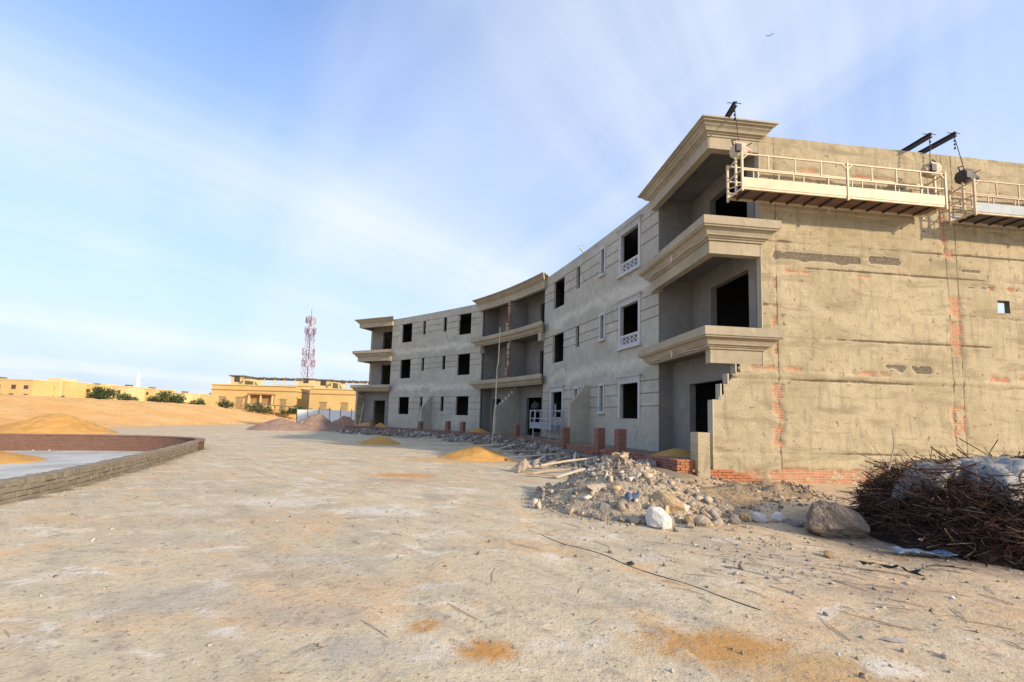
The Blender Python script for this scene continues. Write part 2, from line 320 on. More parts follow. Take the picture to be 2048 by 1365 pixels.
def ground_mat():
    g = G('trodden desert earth'); v = g.pos()
    big = g.noise(v, .22, 3, .6, .5); mid = g.noise(v, 1.3, 5, .62, .6); fine = g.noise(v, 9, 5, .66); grit = g.noise(v, 55, 3, .7); spk = g.noise(v, 24, 2, .6)
    trk = g.noise(g.mapv(g.mapv(v, rot=(0, 0, .75)), (.35, 2.4, 1)), 1.5, 4, .62); pa = g.noise(g.mapv(v, (.8, 1.3, 1), loc=(5, 9, 0)), .9, 5, .6, .8); pb = g.noise(g.mapv(v, (.8, 1.3, 1), loc=(25, 3, 0)), 1.1, 5, .62, .8); pc = g.noise(g.mapv(v, (.9, 1.4, 1), loc=(2, 33, 0)), 1.4, 5, .62, .8)
    c = g.mix(g.ramp(big, .35, .65), (.60, .505, .335), (.67, .565, .385))
    c = g.mix(g.ramp(pa, .50, .66, 0, .85), c, (.70, .48, .26))
    c = g.mix(g.ramp(pb, .50, .66, 0, .75), c, (.46, .41, .295))
    c = g.mix(g.ramp(pc, .54, .68, 0, .80), c, (.82, .74, .61))
    c = g.mix(g.ramp(trk, .50, .70, 0, .55), c, (.42, .35, .26))
    c = g.mix(g.ramp(trk, .46, .30, 0, .5), c, (.77, .67, .52))
    # rougher, more orange soil on the right of the road
    sx = g.n('ShaderNodeSeparateXYZ'); g.l(v, sx.inputs[0])
    wx = g.math('ADD', sx.outputs[0], g.math('MULTIPLY', g.math('SUBTRACT', mid, .5), 3.0))
    c = g.mix(g.math('MULTIPLY', g.ramp(wx, 1.6, 4.6), g.ramp(fine, .3, .7, .25, .8)), c, (.64, .44, .25))
    c = g.mix(g.ramp(wx, -18, -30, 0, .6), c, (.60, .45, .28))
    d = g.math('ADD', g.at('stain_d'), g.math('ADD', g.math('MULTIPLY', g.math('SUBTRACT', fine, .5), 1.6), g.math('MULTIPLY', g.math('SUBTRACT', mid, .5), 1.8)))
    c = g.mix(g.math('MULTIPLY', g.ramp(d, 1.35, .35), g.at('stain_s')), c, g.at('stain_c', 'Color'))
    bl = g.noise(v, 4.2, 5, .7, .5); c = g.mix(g.ramp(bl, .55, .70, 0, .7), c, (.30, .25, .19)); c = g.mix(g.ramp(bl, .40, .28, 0, .55), c, (.78, .69, .56)); c = g.mix(g.ramp(fine, .55, .75, 0, .65), c, (.28, .23, .175))
    c = g.mix(g.ramp(fine, .40, .22, 0, .5), c, (.66, .58, .47))
    c = g.mix(g.ramp(spk, .62, .69, 0, .7), c, (.16, .13, .10))
    c = g.mix(g.ramp(grit, .30, .75, .30, 0), c, (.24, .20, .16))
    so = g.math('MULTIPLY', g.at('soil'), g.ramp(fine, .25, .6, .55, 1.0)); c = g.mix(g.ramp(so, .1, .8, 0, .85), c, (.20, .155, .115))
    nb = g.bumps((grit, .006), (fine, .018), (trk, .018))
    return g.fin(c, .97, nb, .08)
M['ground'] = ground_mat()
def steps(spec):
    out = [spec[0][0]]
    for a, b, d in spec: out += list(np.linspace(a, b, max(2, int(round((b - a) / d)) + 1))[1:])
    return np.array(out)
def build_ground():
    xs = steps([(-900, -200, 100), (-200, -60, 20), (-60, -24, 2), (-24, -7, .25), (-7, 7, .11), (7, 14, .25), (14, 40, 2), (40, 200, 20), (200, 900, 100)])
    ys = steps([(-300, -40, 40), (-40, 0, 4), (0, 2, .5), (2, 9, .10), (9, 24, .2), (24, 48, .4), (48, 100, 4), (100, 300, 20), (300, 1500, 150)])
    X, Y = np.meshgrid(xs, ys); Z = gz(X, Y)
    me = grid_mesh('ground', X, Y, Z); dw, ax = garden_dw(X, Y); so = sst(3.4, 1.2, dw + 2.0 * (fbm(X * .9, Y * .9, 3, 77) - .5)) * sst(18.5, 16.5, ax); so = np.maximum(so, .8 * sst(1.5, .9, np.hypot((X - 2.25) / 1.6, (Y - 8.75) / 1.5))); so = np.maximum(so, .75 * sst(1.35, .85, np.hypot((X - 7.0) / 2.4, (Y - 6.6) / 2.0))); attr(me, 'soil', so)
    D = np.full(X.shape, 4.0); S = np.zeros(X.shape); K = np.zeros(X.shape + (4,)); K[..., 3] = 1
    for (x, y, rx, ry, col, st) in STAINS:
        d = np.hypot((X - x) / rx, (Y - y) / ry); k = d < D; D = np.where(k, d, D); S = np.where(k, st, S); K[k, :3] = col
    attr(me, 'stain_d', D); attr(me, 'stain_s', S); cattr(me, 'stain_c', K.reshape(-1, 4)); structure(link('ground', me, M['ground'], smooth=True))
    # basin floor
    b = MB(); b.prism([(p[0], p[1]) for p in BASIN_POLY], -.62, -.36)
    structure(b.build('basin_floor', M['concrete']))
    # desert bank on the left of the road
    g = G('orange desert bank'); v = g.pos(); n1 = g.noise(v, .35, 6, .6, .5); n2 = g.noise(v, 2.2, 6, .65); n3 = g.noise(v, 12, 4, .65)
    c = g.mix(g.ramp(n1, .35, .65), (.74, .42, .155), (.80, .49, .21)); c = g.mix(g.ramp(n2, .5, .8, 0, .6), c, (.58, .37, .18)); c = g.mix(g.ramp(n2, .42, .25, 0, .5), c, (.84, .66, .42))
    c = g.mix(g.ramp(n3, .55, .8, 0, .4), c, (.42, .28, .16))
    M['bank'] = g.fin(c, .97, g.bump(n3, .05, 1, g.bump(n2, .25)), .08)
    xs = steps([(-140, -70, 2.5), (-70, -28, .6)]); ys = steps([(6, 30, 1.5), (30, 100, .8), (100, 140, 3)])
    X, Y = np.meshgrid(xs, ys); d = -31.5 - X + 2.5 * (fbm(Y * .12, X * 0, 3, 31) - .5) + sst(52, 95, Y) * -4
    h = 2.5 * sst(0, 19, d) + .9 * sst(16, 60, d) * sst(75, 35, Y); h *= 1 - .38 * sst(66, 92, Y)
    h *= 1 - sst(95, 130, Y)
    Z = h * (.86 + .28 * fbm(X * .16, Y * .16, 4, 33)) + sst(-.5, 3, d) * .55 * (fbm(X * .55, Y * .55, 4, 35) - .5) - .12 * sst(2, -2, d) - .02
    structure(link('dirt_bank', grid_mesh('dirt_bank', X, Y, Z), M['bank'], smooth=True))
build_ground()

def path_samples(path, step):
    P = [Vector(p) for p in path]; out = []; carry = 0.0
    for a, b in zip(P[:-1], P[1:]):
        L = (b - a).length; t = (b - a) / L; s = carry
        while s < L: out.append((a + t * s, t)); s += step
        carry = s - L
    return out
def smooth_path(path, n=6):
    P = [Vector(p) for p in path]; out = []
    for i in range(len(P) - 1):
        p0, p1, p2, p3 = P[max(i - 1, 0)], P[i], P[i + 1], P[min(i + 2, len(P) - 1)]
        for k in range(n):
            t = k / n; out.append(.5 * ((2 * p1) + (p2 - p0) * t + (2 * p0 - 5 * p1 + 4 * p2 - p3) * t * t + (3 * p1 - p0 - 3 * p2 + p3) * t ** 3))
    out.append(P[-1]); return out
def ribbon(mb, path, w, z0, z1, off=0.0):
    P = [Vector(p) for p in path]
    for i in range(len(P) - 1):
        def nr(k):
            t = (P[min(k + 1, len(P) - 1)] - P[max(k - 1, 0)]).normalized(); return Vector((t.y, -t.x))
        a, b = P[i], P[i + 1]; na, nb = nr(i), nr(i + 1)
        q = [a + na * (w / 2 + off), b + nb * (w / 2 + off), b - nb * (w / 2 - off), a - na * (w / 2 - off)]
        mb.hexa([(p.x, p.y, z0) for p in q] + [(p.x, p.y, z1) for p in q])
def block_mesh(name, lx, ly, lz, m, seed=0, chip=.006):
    r = random.Random(seed); b = MB(); x, y, z = lx / 2, ly / 2, lz / 2; c = .06 * min(lx, ly, lz)
    b.box(-x, x, -y, y, -z, z); me = bpy.data.meshes.new(name); me.from_pydata(b.v, [], b.f)
    bm = bmesh.new(); bm.from_mesh(me); bmesh.ops.bevel(bm, geom=bm.edges[:], offset=c, segments=1, affect='EDGES')
    for v in bm.verts: v.co += Vector((r.uniform(-chip, chip), r.uniform(-chip, chip), r.uniform(-chip, chip)))
    bmesh.ops.recalc_face_normals(bm, faces=bm.faces); bm.to_mesh(me); bm.free(); me.materials.append(m); return me
M['coping'] = simple('dark brick coping', (.24, .15, .11), (.32, .22, .16), 3, .95, .01, 20, world=True)
def build_basin():
    root = empty('basin_wall', (-10.3, 12.7, 0)); tag(root, 'low curved wall of grey brown blocks round the sunken concrete basin', 'wall')
    inv = Vector((-10.3, 12.7))
    near = [p - inv for p in smooth_path(BASIN_NEAR, 5)]; far = [p - inv for p in smooth_path(BASIN_FAR, 5)]
    b = MB(); ribbon(b, near, .20, -.5, .28); b.build('core', M['mortar'], root)
    b = MB(); ribbon(b, far, .26, -.5, .32); b.build('far_wall', M['block_red'], root)
    b = MB(); ribbon(b, far, .34, .322, .365); b.build('coping', M['coping'], root)
    me = [block_mesh('block', .235, .09, .088, M['block'], k, .006) for k in range(4)]
    me2 = [block_mesh('block_top', .088, .30, .10, M['block'], 20 + k, .006) for k in range(3)]
    k = 0; rest = MB()
    pts = sorted
    for row in range(4):
        sm = path_samples(near, .25) if row % 2 == 0 else path_samples([near[0] + (near[1] - near[0]).normalized() * .125] + near[1:], .25)
        for p, t in sm:
            n = Vector((t.y, -t.x)); q = p + n * (.095 + random.uniform(-.008, .012)); wy = q.y + 12.7
            if wy < 6.3 or random.random() < .015: continue
            o = link('block', random.choice(me), None, root); o.location = (q.x, q.y, -.085 + row * .098 + random.uniform(-.004, .004))
            o.rotation_euler = (random.uniform(-.03, .03), random.uniform(-.03, .03), math.atan2(t.y, t.x) + random.uniform(-.02, .02)); k += 1
    for p, t in path_samples(near, .098):
        if p.y + 12.7 < 6.3 or random.random() < .03: continue
        o = link('coping_block', random.choice(me2), None, root); o.location = (p.x, p.y, .305 + random.uniform(-.014, .01))
        o.rotation_euler = (random.uniform(-.04, .04), random.uniform(-.05, .05), math.atan2(t.y, t.x) + random.uniform(-.05, .05))
build_basin()
# ------------------------------------------------------------------ the unfinished apartment building
T1, T2, T3 = 3.23, 6.54, 9.74
S1, S2, S3 = 1.76, 4.89, 8.09
NB = (2.05, 5.43, 8.55)
LEDGE1, LEDGE2, ROOF = 4.32, 7.50, 10.30
BLD = empty('apartment_building', (BM[0], BM[1], 0), BROT)
tag(BLD, 'curved three-storey grey concrete apartment building under construction with empty window openings', 'building')

class Face:
    """a wall face: s along, d into the wall, z up; slight sag like the real facade"""
    def __init__(s, P0, P1, nrm, sag=0.0):
        s.P0 = Vector(P0); s.P1 = Vector(P1); s.L = (s.P1 - s.P0).length; s.t = (s.P1 - s.P0) / s.L; s.n = Vector(nrm).normalized(); s.sag = sag
    def p(s, u, d, z):
        k = u / s.L; q = s.P0 + s.t * u - s.n * (d + s.sag * 4 * k * (1 - k)); return (q.x, q.y, z)
    def box(s, mb, u0, u1, d0, d1, z0, z1):
        mb.hexa([s.p(u0, d0, z0), s.p(u1, d0, z0), s.p(u1, d1, z0), s.p(u0, d1, z0), s.p(u0, d0, z1), s.p(u1, d0, z1), s.p(u1, d1, z1), s.p(u0, d1, z1)])
    def wall(s, mb, sb, zb, cell, T):
        ns, nz = len(sb) - 1, len(zb) - 1
        D = [[cell((sb[i] + sb[i + 1]) / 2, (zb[j] + zb[j + 1]) / 2) for j in range(nz)] for i in range(ns)]
        dd = lambda i, j: (T if D[i][j] is None else D[i][j]) if 0 <= i < ns and 0 <= j < nz else T
        for i in range(ns):
            for j in range(nz):
                a, b, c, e = sb[i], sb[i + 1], zb[j], zb[j + 1]; d = D[i][j]
                if d is not None:
                    mb.quad(s.p(a, d, c), s.p(b, d, c), s.p(b, d, e), s.p(a, d, e))
                    mb.quad(s.p(a, T, c), s.p(a, T, e), s.p(b, T, e), s.p(b, T, c))
                x = dd(i, j)
                for (ii, u) in ((i - 1, a), (i + 1, b)):
                    y = dd(ii, j)
                    if y > x + 1e-6: mb.quad(s.p(u, x, c), s.p(u, y, c), s.p(u, y, e), s.p(u, x, e))
                for (jj, w) in ((j - 1, c), (j + 1, e)):
                    y = dd(i, jj)
                    if y > x + 1e-6: mb.quad(s.p(a, x, w), s.p(b, x, w), s.p(b, y, w), s.p(a, y, w))

B1, N1, N2, B2 = (1.29, 2.66), (4.05, 4.39), (6.58, 6.96), (8.37, 9.75)
GRV = [(T1, .5, 1.0), (T2, .5, .93), (T3, .5, 1.0)]
def section(mirror):
    n = Vector((E1.y - E0.y, -(E1.x - E0.x))); n = n if n.y < 0 else -n
    F = Face(E0, E1, n, .115)
    holes = []
    for k, (T, S, nb) in enumerate(((T1, S1, NB[0]), (T2, S2, NB[1]), (T3, S3, NB[2]))):
        b1b = S - .02 if (mirror or k == 0) else S - .12
        holes += [(*B1, b1b, T), (*B2, S, T), (*N1, nb, T), (*N2, nb, T)]
    gr = []
    for T, a, b in GRV: gr += [T - .012, T - a, T - b]
    sb = sorted({0.0, F.L, *[h[0] for h in holes], *[h[1] for h in holes], 3.3, 5.49, 7.6})
    gw = .019
    zb = sorted({0.0, ROOF + .02, *[h[2] for h in holes], *[h[3] for h in holes], *[x - gw for x in gr], *[x + gw for x in gr]})
    def cell(u, z):
        for a, b, c, e in holes:
            if a < u < b and c < z < e: return None
        for x in gr:
            if abs(z - x) < gw: return .06
        return 0.0
    mb = MB(); F.wall(mb, sb, zb, cell, .14)
    mb.build('front_wall', M['plaster_front'], BLD, mirror=mirror)
    # partition behind the windows, keeps the rooms dark
    return F
FN = section(False); FF = section(True)

def surround(F, u0, u1, z0, z1, kind, label=None):
    """precast window surround: kind 'full' has hood, sill and balustrade, 'hood' hood only, 'slim' sill only"""
    w = .115 if kind != 'slim' else .075; b = MB()
    F.box(b, u0 - w, u0 + .01, -.05, .04, z0, z1); F.box(b, u1 - .01, u1 + w, -.05, .06, z0, z1)
    F.box(b, u0 - w, u1 + w, -.05, .06, z1 + .001, z1 + .12); F.box(b, u0 - w + .03, u1 + w - .03, -.065, -.051, z1 + .03, z1 + .09)
    win = b.build('window', M['precast'], BLD)
    if kind in ('full', 'hood'):
        b = MB()
        F.box(b, u0 - .16, u1 + .16, -.07, .03, z1 + .122, z1 + .20); F.box(b, u0 - .20, u1 + .20, -.12, .03, z1 + .201, z1 + .245); F.box(b, u0 - .25, u1 + .25, -.17, .03, z1 + .246, z1 + .285)
        b.build('hood', M['precast'], win)
    if kind == 'hood':
        b = MB(); n = 7
        for i in range(n):
            a = u0 + (u1 - u0) * i / n; c = u0 + (u1 - u0) * (i + 1) / n; r = .055
            pts = [F.p(a, -.06, z1 + .002)] + [F.p(a + (c - a) * t, -.06, z1 - r * math.sin(math.pi * t)) for t in (.15, .35, .5, .65, .85)] + [F.p(c, -.06, z1 + .002)]
            q = [F.p(a, -.03, z1 + .002)] + [F.p(a + (c - a) * t, -.03, z1 - r * math.sin(math.pi * t)) for t in (.15, .35, .5, .65, .85)] + [F.p(c, -.03, z1 + .002)]
            b.poly(pts); b.poly(q[::-1])
            for k in range(len(pts) - 1): b.quad(pts[k], q[k], q[k + 1], pts[k + 1])
        b.build('valance', M['precast'], win)
    if kind in ('full', 'slim'):
        b = MB(); e = .22 if kind == 'full' else .13
        F.box(b, u0 - e + .05, u1 + e - .05, -.075, .04, z0 - .065, z0 - .001); F.box(b, u0 - e, u1 + e, -.14, .04, z0 - .12, z0 - .066)
        b.build('sill', M['precast'], win)
    if kind == 'full':
        zt = z0 + .50; b = MB()
        F.box(b, u0 + .012, u1 - .012, -.02, .05, zt - .09, zt); F.box(b, u0 + .012, u1 - .012, -.02, .05, z0 + .001, z0 + .09)
        F.box(b, u0 + .012, u0 + .10, -.02, .05, z0 + .092, zt - .092); F.box(b, u1 - .10, u1 - .012, -.02, .05, z0 + .092, zt - .092)
        n = 4; a0, a1 = u0 + .10, u1 - .10; zc = (z0 + zt) / 2; hh = (zt - z0) / 2 - .09
        for i in range(n):
            c = a0 + (a1 - a0) * (i + .5) / n; hw = (a1 - a0) / n / 2
            for sx in (-1, 1):
                pts = [F.p(c + sx * hw * math.cos(t), .015, zc + hh * math.sin(t)) for t in np.linspace(-math.pi / 2, math.pi / 2, 9)]
                b.tube(pts, .028, 4)
            b.tube([F.p(c - hw * .6, .015, zc - hh * .5), F.p(c + hw * .6, .015, zc + hh * .5)], .022, 4)
            b.tube([F.p(c - hw * .6, .02, zc + hh * .5), F.p(c + hw * .6, .02, zc - hh * .5)], .022, 4)
        b.build('balustrade_panel', M['precast'], win)
    return win
surround(FN, *B1, S3 - .12, T3, 'full'); surround(FN, *B1, S2 - .12, T2, 'full'); surround(FN, *B1, S1 - .02, T1, 'hood')
for nb, T in zip(NB, (T1, T2, T3)): surround(FN, *N1, nb, T, 'slim')
surround(FN, *B2, S1, T1, 'hood'); surround(FN, *N2, NB[0], T1, 'slim')

# moulded ledges and cornices swept along a plan path; profile = (projection, z)
def sweep(mb, path, prof, end0=True, end1=True):
    P = [Vector(p) for p in path]; n = len(P); rings = []
    for k in range(n):
        ta = (P[k] - P[k - 1]).normalized() if k else None; tb = (P[k + 1] - P[k]).normalized() if k < n - 1 else None
        na = Vector((ta.y, -ta.x)) if ta else None; nb = Vector((tb.y, -tb.x)) if tb else None
        if na is None: m = nb; ext = -tb
        elif nb is None: m = na; ext = ta
        else: m = (na + nb) / (1 + na.dot(nb)); ext = None
        ring = []
        for pr, z in prof:
            q = P[k] + m * pr
            if ext is not None and ((k == 0 and end0) or (k == n - 1 and end1)): q = q + ext * pr
            ring.append((q.x, q.y, z))
        rings.append(ring)
    m = len(prof)
    for k in range(n - 1):
        for j in range(m - 1): mb.quad(rings[k][j], rings[k + 1][j], rings[k + 1][j + 1], rings[k][j + 1])
    mb.poly(rings[0]); mb.poly(rings[-1][::-1])
def ledge_prof(z): return [(-.12, z), (.36, z), (.36, z - .24), (.33, z - .25), (.32, z - .29), (.25, z - .30), (.20, z - .36), (.165, z - .43), (.155, z - .47), (.10, z - .48), (.09, z - .52), (.05, z - .53), (.045, z - .58), (-.12, z - .58)]
CORN = [(-.12, 10.48), (.37, 10.48), (.37, 10.44), (.32, 10.43), (.31, 10.39), (.25, 10.38), (.23, 10.33), (.17, 10.28), (.145, 10.24), (.135, 10.21), (.08, 10.205), (.07, 10.165), (.03, 10.16), (.025, 10.10), (-.12, 10.10)]
# the right-hand side of the path is the outside
def bay_path(bend=4.32, gend=2.0): return [bg(bend, .36), bg(.37, .36), bg(.37, gend)]
MIDP = [(x, -.25 + .20 * (1 - (x / 3.66) ** 2)) for x in np.linspace(-3.9, 3.9, 13)]
MIDP = [(x, min(y, -.05)) for x, y in MIDP]
def bays(mirror):
    for nm, z in (('ledge', LEDGE1), ('ledge', LEDGE2)):
        b = MB(); sweep(b, [(p.x, p.y) for p in bay_path()], ledge_prof(z)); b.build('balcony_ledge', M['plaster_lip'], BLD, mirror=mirror)
    b = MB(); sweep(b, [(p.x, p.y) for p in bay_path(4.36)], CORN); b.build('cornice', M['plaster_lip'], BLD, mirror=mirror)
    # edge beams under the ledges (front and gable side), slabs, roof over the bay
    for zb, zt in ((3.34, LEDGE1 - .58), (6.54, LEDGE2 - .58), (9.74, 10.16)):
        b = MB(); f = [bg(.372, .362), bg(4.30, .362), bg(4.30, .60), bg(.60, .60), bg(.60, 1.95), bg(.372, 1.95)]
        if zb < 3.5: f = [bg(.372, .362), bg(.62, .362), bg(.62, 1.95), bg(.372, 1.95)]
        b.prism([(p.x, p.y) for p in f], zb, zt + .001); b.build('beam', M['plaster_lip'], BLD, mirror=mirror)
    if True:
        b = MB(); f = [bg(4.0, .345), bg(4.34, .345), bg(4.34, .70), bg(4.0, .70)]
        b.prism([(p.x, p.y) for p in f], 6.50, LEDGE2 - .60); b.build('bracket', M['plaster'], BLD, mirror=mirror)
    for z in (LEDGE1, LEDGE2, 10.30):
        b = MB(); f = [bg(.50, .50), bg(4.17, .50), bg(4.17, 2.2), bg(.50, 2.2)]
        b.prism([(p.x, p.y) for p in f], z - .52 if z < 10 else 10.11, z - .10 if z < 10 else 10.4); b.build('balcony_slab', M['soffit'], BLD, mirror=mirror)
    # recess: side wall beside the facade, back wall with door openings
    for z0, z1, g1, d0, d1, dt in ((0.3, 3.80, 1.15, .95, 2.97, 2.95), (4.22, 6.98, 1.95, .92, 2.95, 6.36), (7.40, 10.12, 1.95, .92, 2.95, 9.56)):
        b = MB(); f = [bg(4.17, .62), bg(4.42, .62), bg(4.42, g1 + .25), bg(4.17, g1 + .25)]
        b.prism([(p.x, p.y) for p in f], z0, z1); b.build('recess_side_wall', M['plaster_shaded'], BLD, mirror=mirror)
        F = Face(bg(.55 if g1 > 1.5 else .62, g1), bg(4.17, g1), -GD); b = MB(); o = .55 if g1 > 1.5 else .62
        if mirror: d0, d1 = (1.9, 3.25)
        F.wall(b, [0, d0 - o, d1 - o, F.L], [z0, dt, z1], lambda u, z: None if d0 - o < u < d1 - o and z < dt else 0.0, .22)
        b.build('recess_back_wall', M['plaster_shaded'], BLD, mirror=mirror)
bays(False); bays(True)
def mid_bay():
    for z in (LEDGE1, LEDGE2):
        b = MB(); sweep(b, MIDP, ledge_prof(z)); b.build('balcony_ledge', M['plaster_lip'], BLD)
        b = MB(); f = [(x, y + .10) for x, y in MIDP if abs(x) < 3.66]; f = [(3.655, -.1)] + [(x, y) for x, y in f][::-1] + [(-3.655, -.1), (-3.655, 2.0), (3.655, 2.0)]
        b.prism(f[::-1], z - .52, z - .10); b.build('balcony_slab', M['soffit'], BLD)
    b = MB(); sweep(b, MIDP, CORN); b.build('cornice', M['plaster_lip'], BLD)
    b = MB()
    for (x0, y0), (x1, y1) in zip(MIDP[:-1], MIDP[1:]):
        b.hexa([(x0, y0 + .002, 9.66), (x1, y1 + .002, 9.66), (x1, y1 + .25, 9.66), (x0, y0 + .25, 9.66), (x0, y0 + .002, 10.16), (x1, y1 + .002, 10.16), (x1, y1 + .25, 10.16), (x0, y0 + .25, 10.16)])
    b.build('beam', M['plaster_lip'], BLD)
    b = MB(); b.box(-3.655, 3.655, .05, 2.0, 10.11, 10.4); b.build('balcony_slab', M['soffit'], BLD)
    for sx in (-1, 1):
        b = MB(); b.box(min(sx * 3.40, sx * 3.70), max(sx * 3.40, sx * 3.70), -.27, .10, 6.42, LEDGE2 - .581); b.build('bracket', M['plaster'], BLD)
    for z0, z1, y1, doors, dt in ((.3, 3.80, .9, ((.85, 2.45), (-3.35, -2.25)), 3.03), (4.22, 6.98, 1.42, ((1.55, 2.75), (-2.48, -1.5)), 6.2), (7.40, 10.12, 1.42, ((1.55, 2.75), (-2.48, -1.5)), 9.42)):
        for sx in (-1, 1):
            b = MB(); b.box(min(sx * 3.656, sx * 3.90), max(sx * 3.656, sx * 3.90), .26, y1 + .2, z0, z1); b.build('recess_side_wall', M['plaster_shaded'], BLD)
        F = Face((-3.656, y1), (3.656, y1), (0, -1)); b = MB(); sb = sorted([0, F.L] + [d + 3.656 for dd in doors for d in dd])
        F.wall(b, sb, [z0, dt, z1], lambda u, z: None if z < dt and any(a < u - 3.656 < c for a, c in doors) else 0.0, .22); b.build('recess_back_wall', M['plaster_shaded'], BLD)
    # party wall between the two balconies, raw brick at its street edge
    for z0, z1, yo in ((4.24, 6.91, -.02), (7.42, 9.70, -.02)):
        b = MB(); b.box(-.09, .09, yo, 1.42, z0, z1); b.build('party_wall', M['plaster_shaded'], BLD)
    me = [block_mesh('brick', .235, .115, .068, M['brick'] if k % 2 else M['plaster_lip'], 40 + k, .004) for k in range(4)]
    for z0, n in ((4.25, 33), (7.43, 30)):
        for i in range(n):
            low = i < 10
            for c in range(2 if low else 1):
                o = link('brick', random.choice(me), None, BLD); o.location = (random.uniform(-.012, .012), -.085 - .12 * c, z0 + .036 + i * .075); o.rotation_euler = (0, random.uniform(-.03, .03), random.uniform(-.06, .06))
mid_bay()

# stepped garden divider walls that run out from the facade
def divider(F, u, z_in, z_out, reach, mat, mirror=False):
    b = MB(); n = 7; pts = [(.0, .15), (reach, .15), (reach, z_out)]
    for i in range(n):
        t = (i + 1) / n; x = reach - (reach - .25) * t; zz = z_out + (z_in - z_out) * (t ** 1.25)
        px = reach - (reach - .25) * (i / n); zp = z_out + (z_in - z_out) * ((i / n) ** 1.25)
        pts += [(x + (px - x) * .55, zp + (zz - zp) * .15), (x + (px - x) * .5, zz)]
    pts += [(.0, z_in)]
    A = [F.p(u - .10, -x, z) for x, z in pts]; B = [F.p(u + .10, -x, z) for x, z in pts]
    b.poly(A); b.poly(B[::-1])
    for k in range(len(pts)): b.quad(A[k], B[k], B[(k + 1) % len(pts)], A[(k + 1) % len(pts)])
    return b.build('divider_wall', mat, BLD, mirror=mirror)
divider(FN, 5.49, 3.3, 2.4, 1.05, M['plaster']); divider(FN, 5.49, 3.2, 2.3, 1.05, M['plaster'], True)
divider(Face((3.656, .9), (-3.656, .9), (0, -1)), 3.656, 3.75, 2.35, 1.95, M['plaster'])

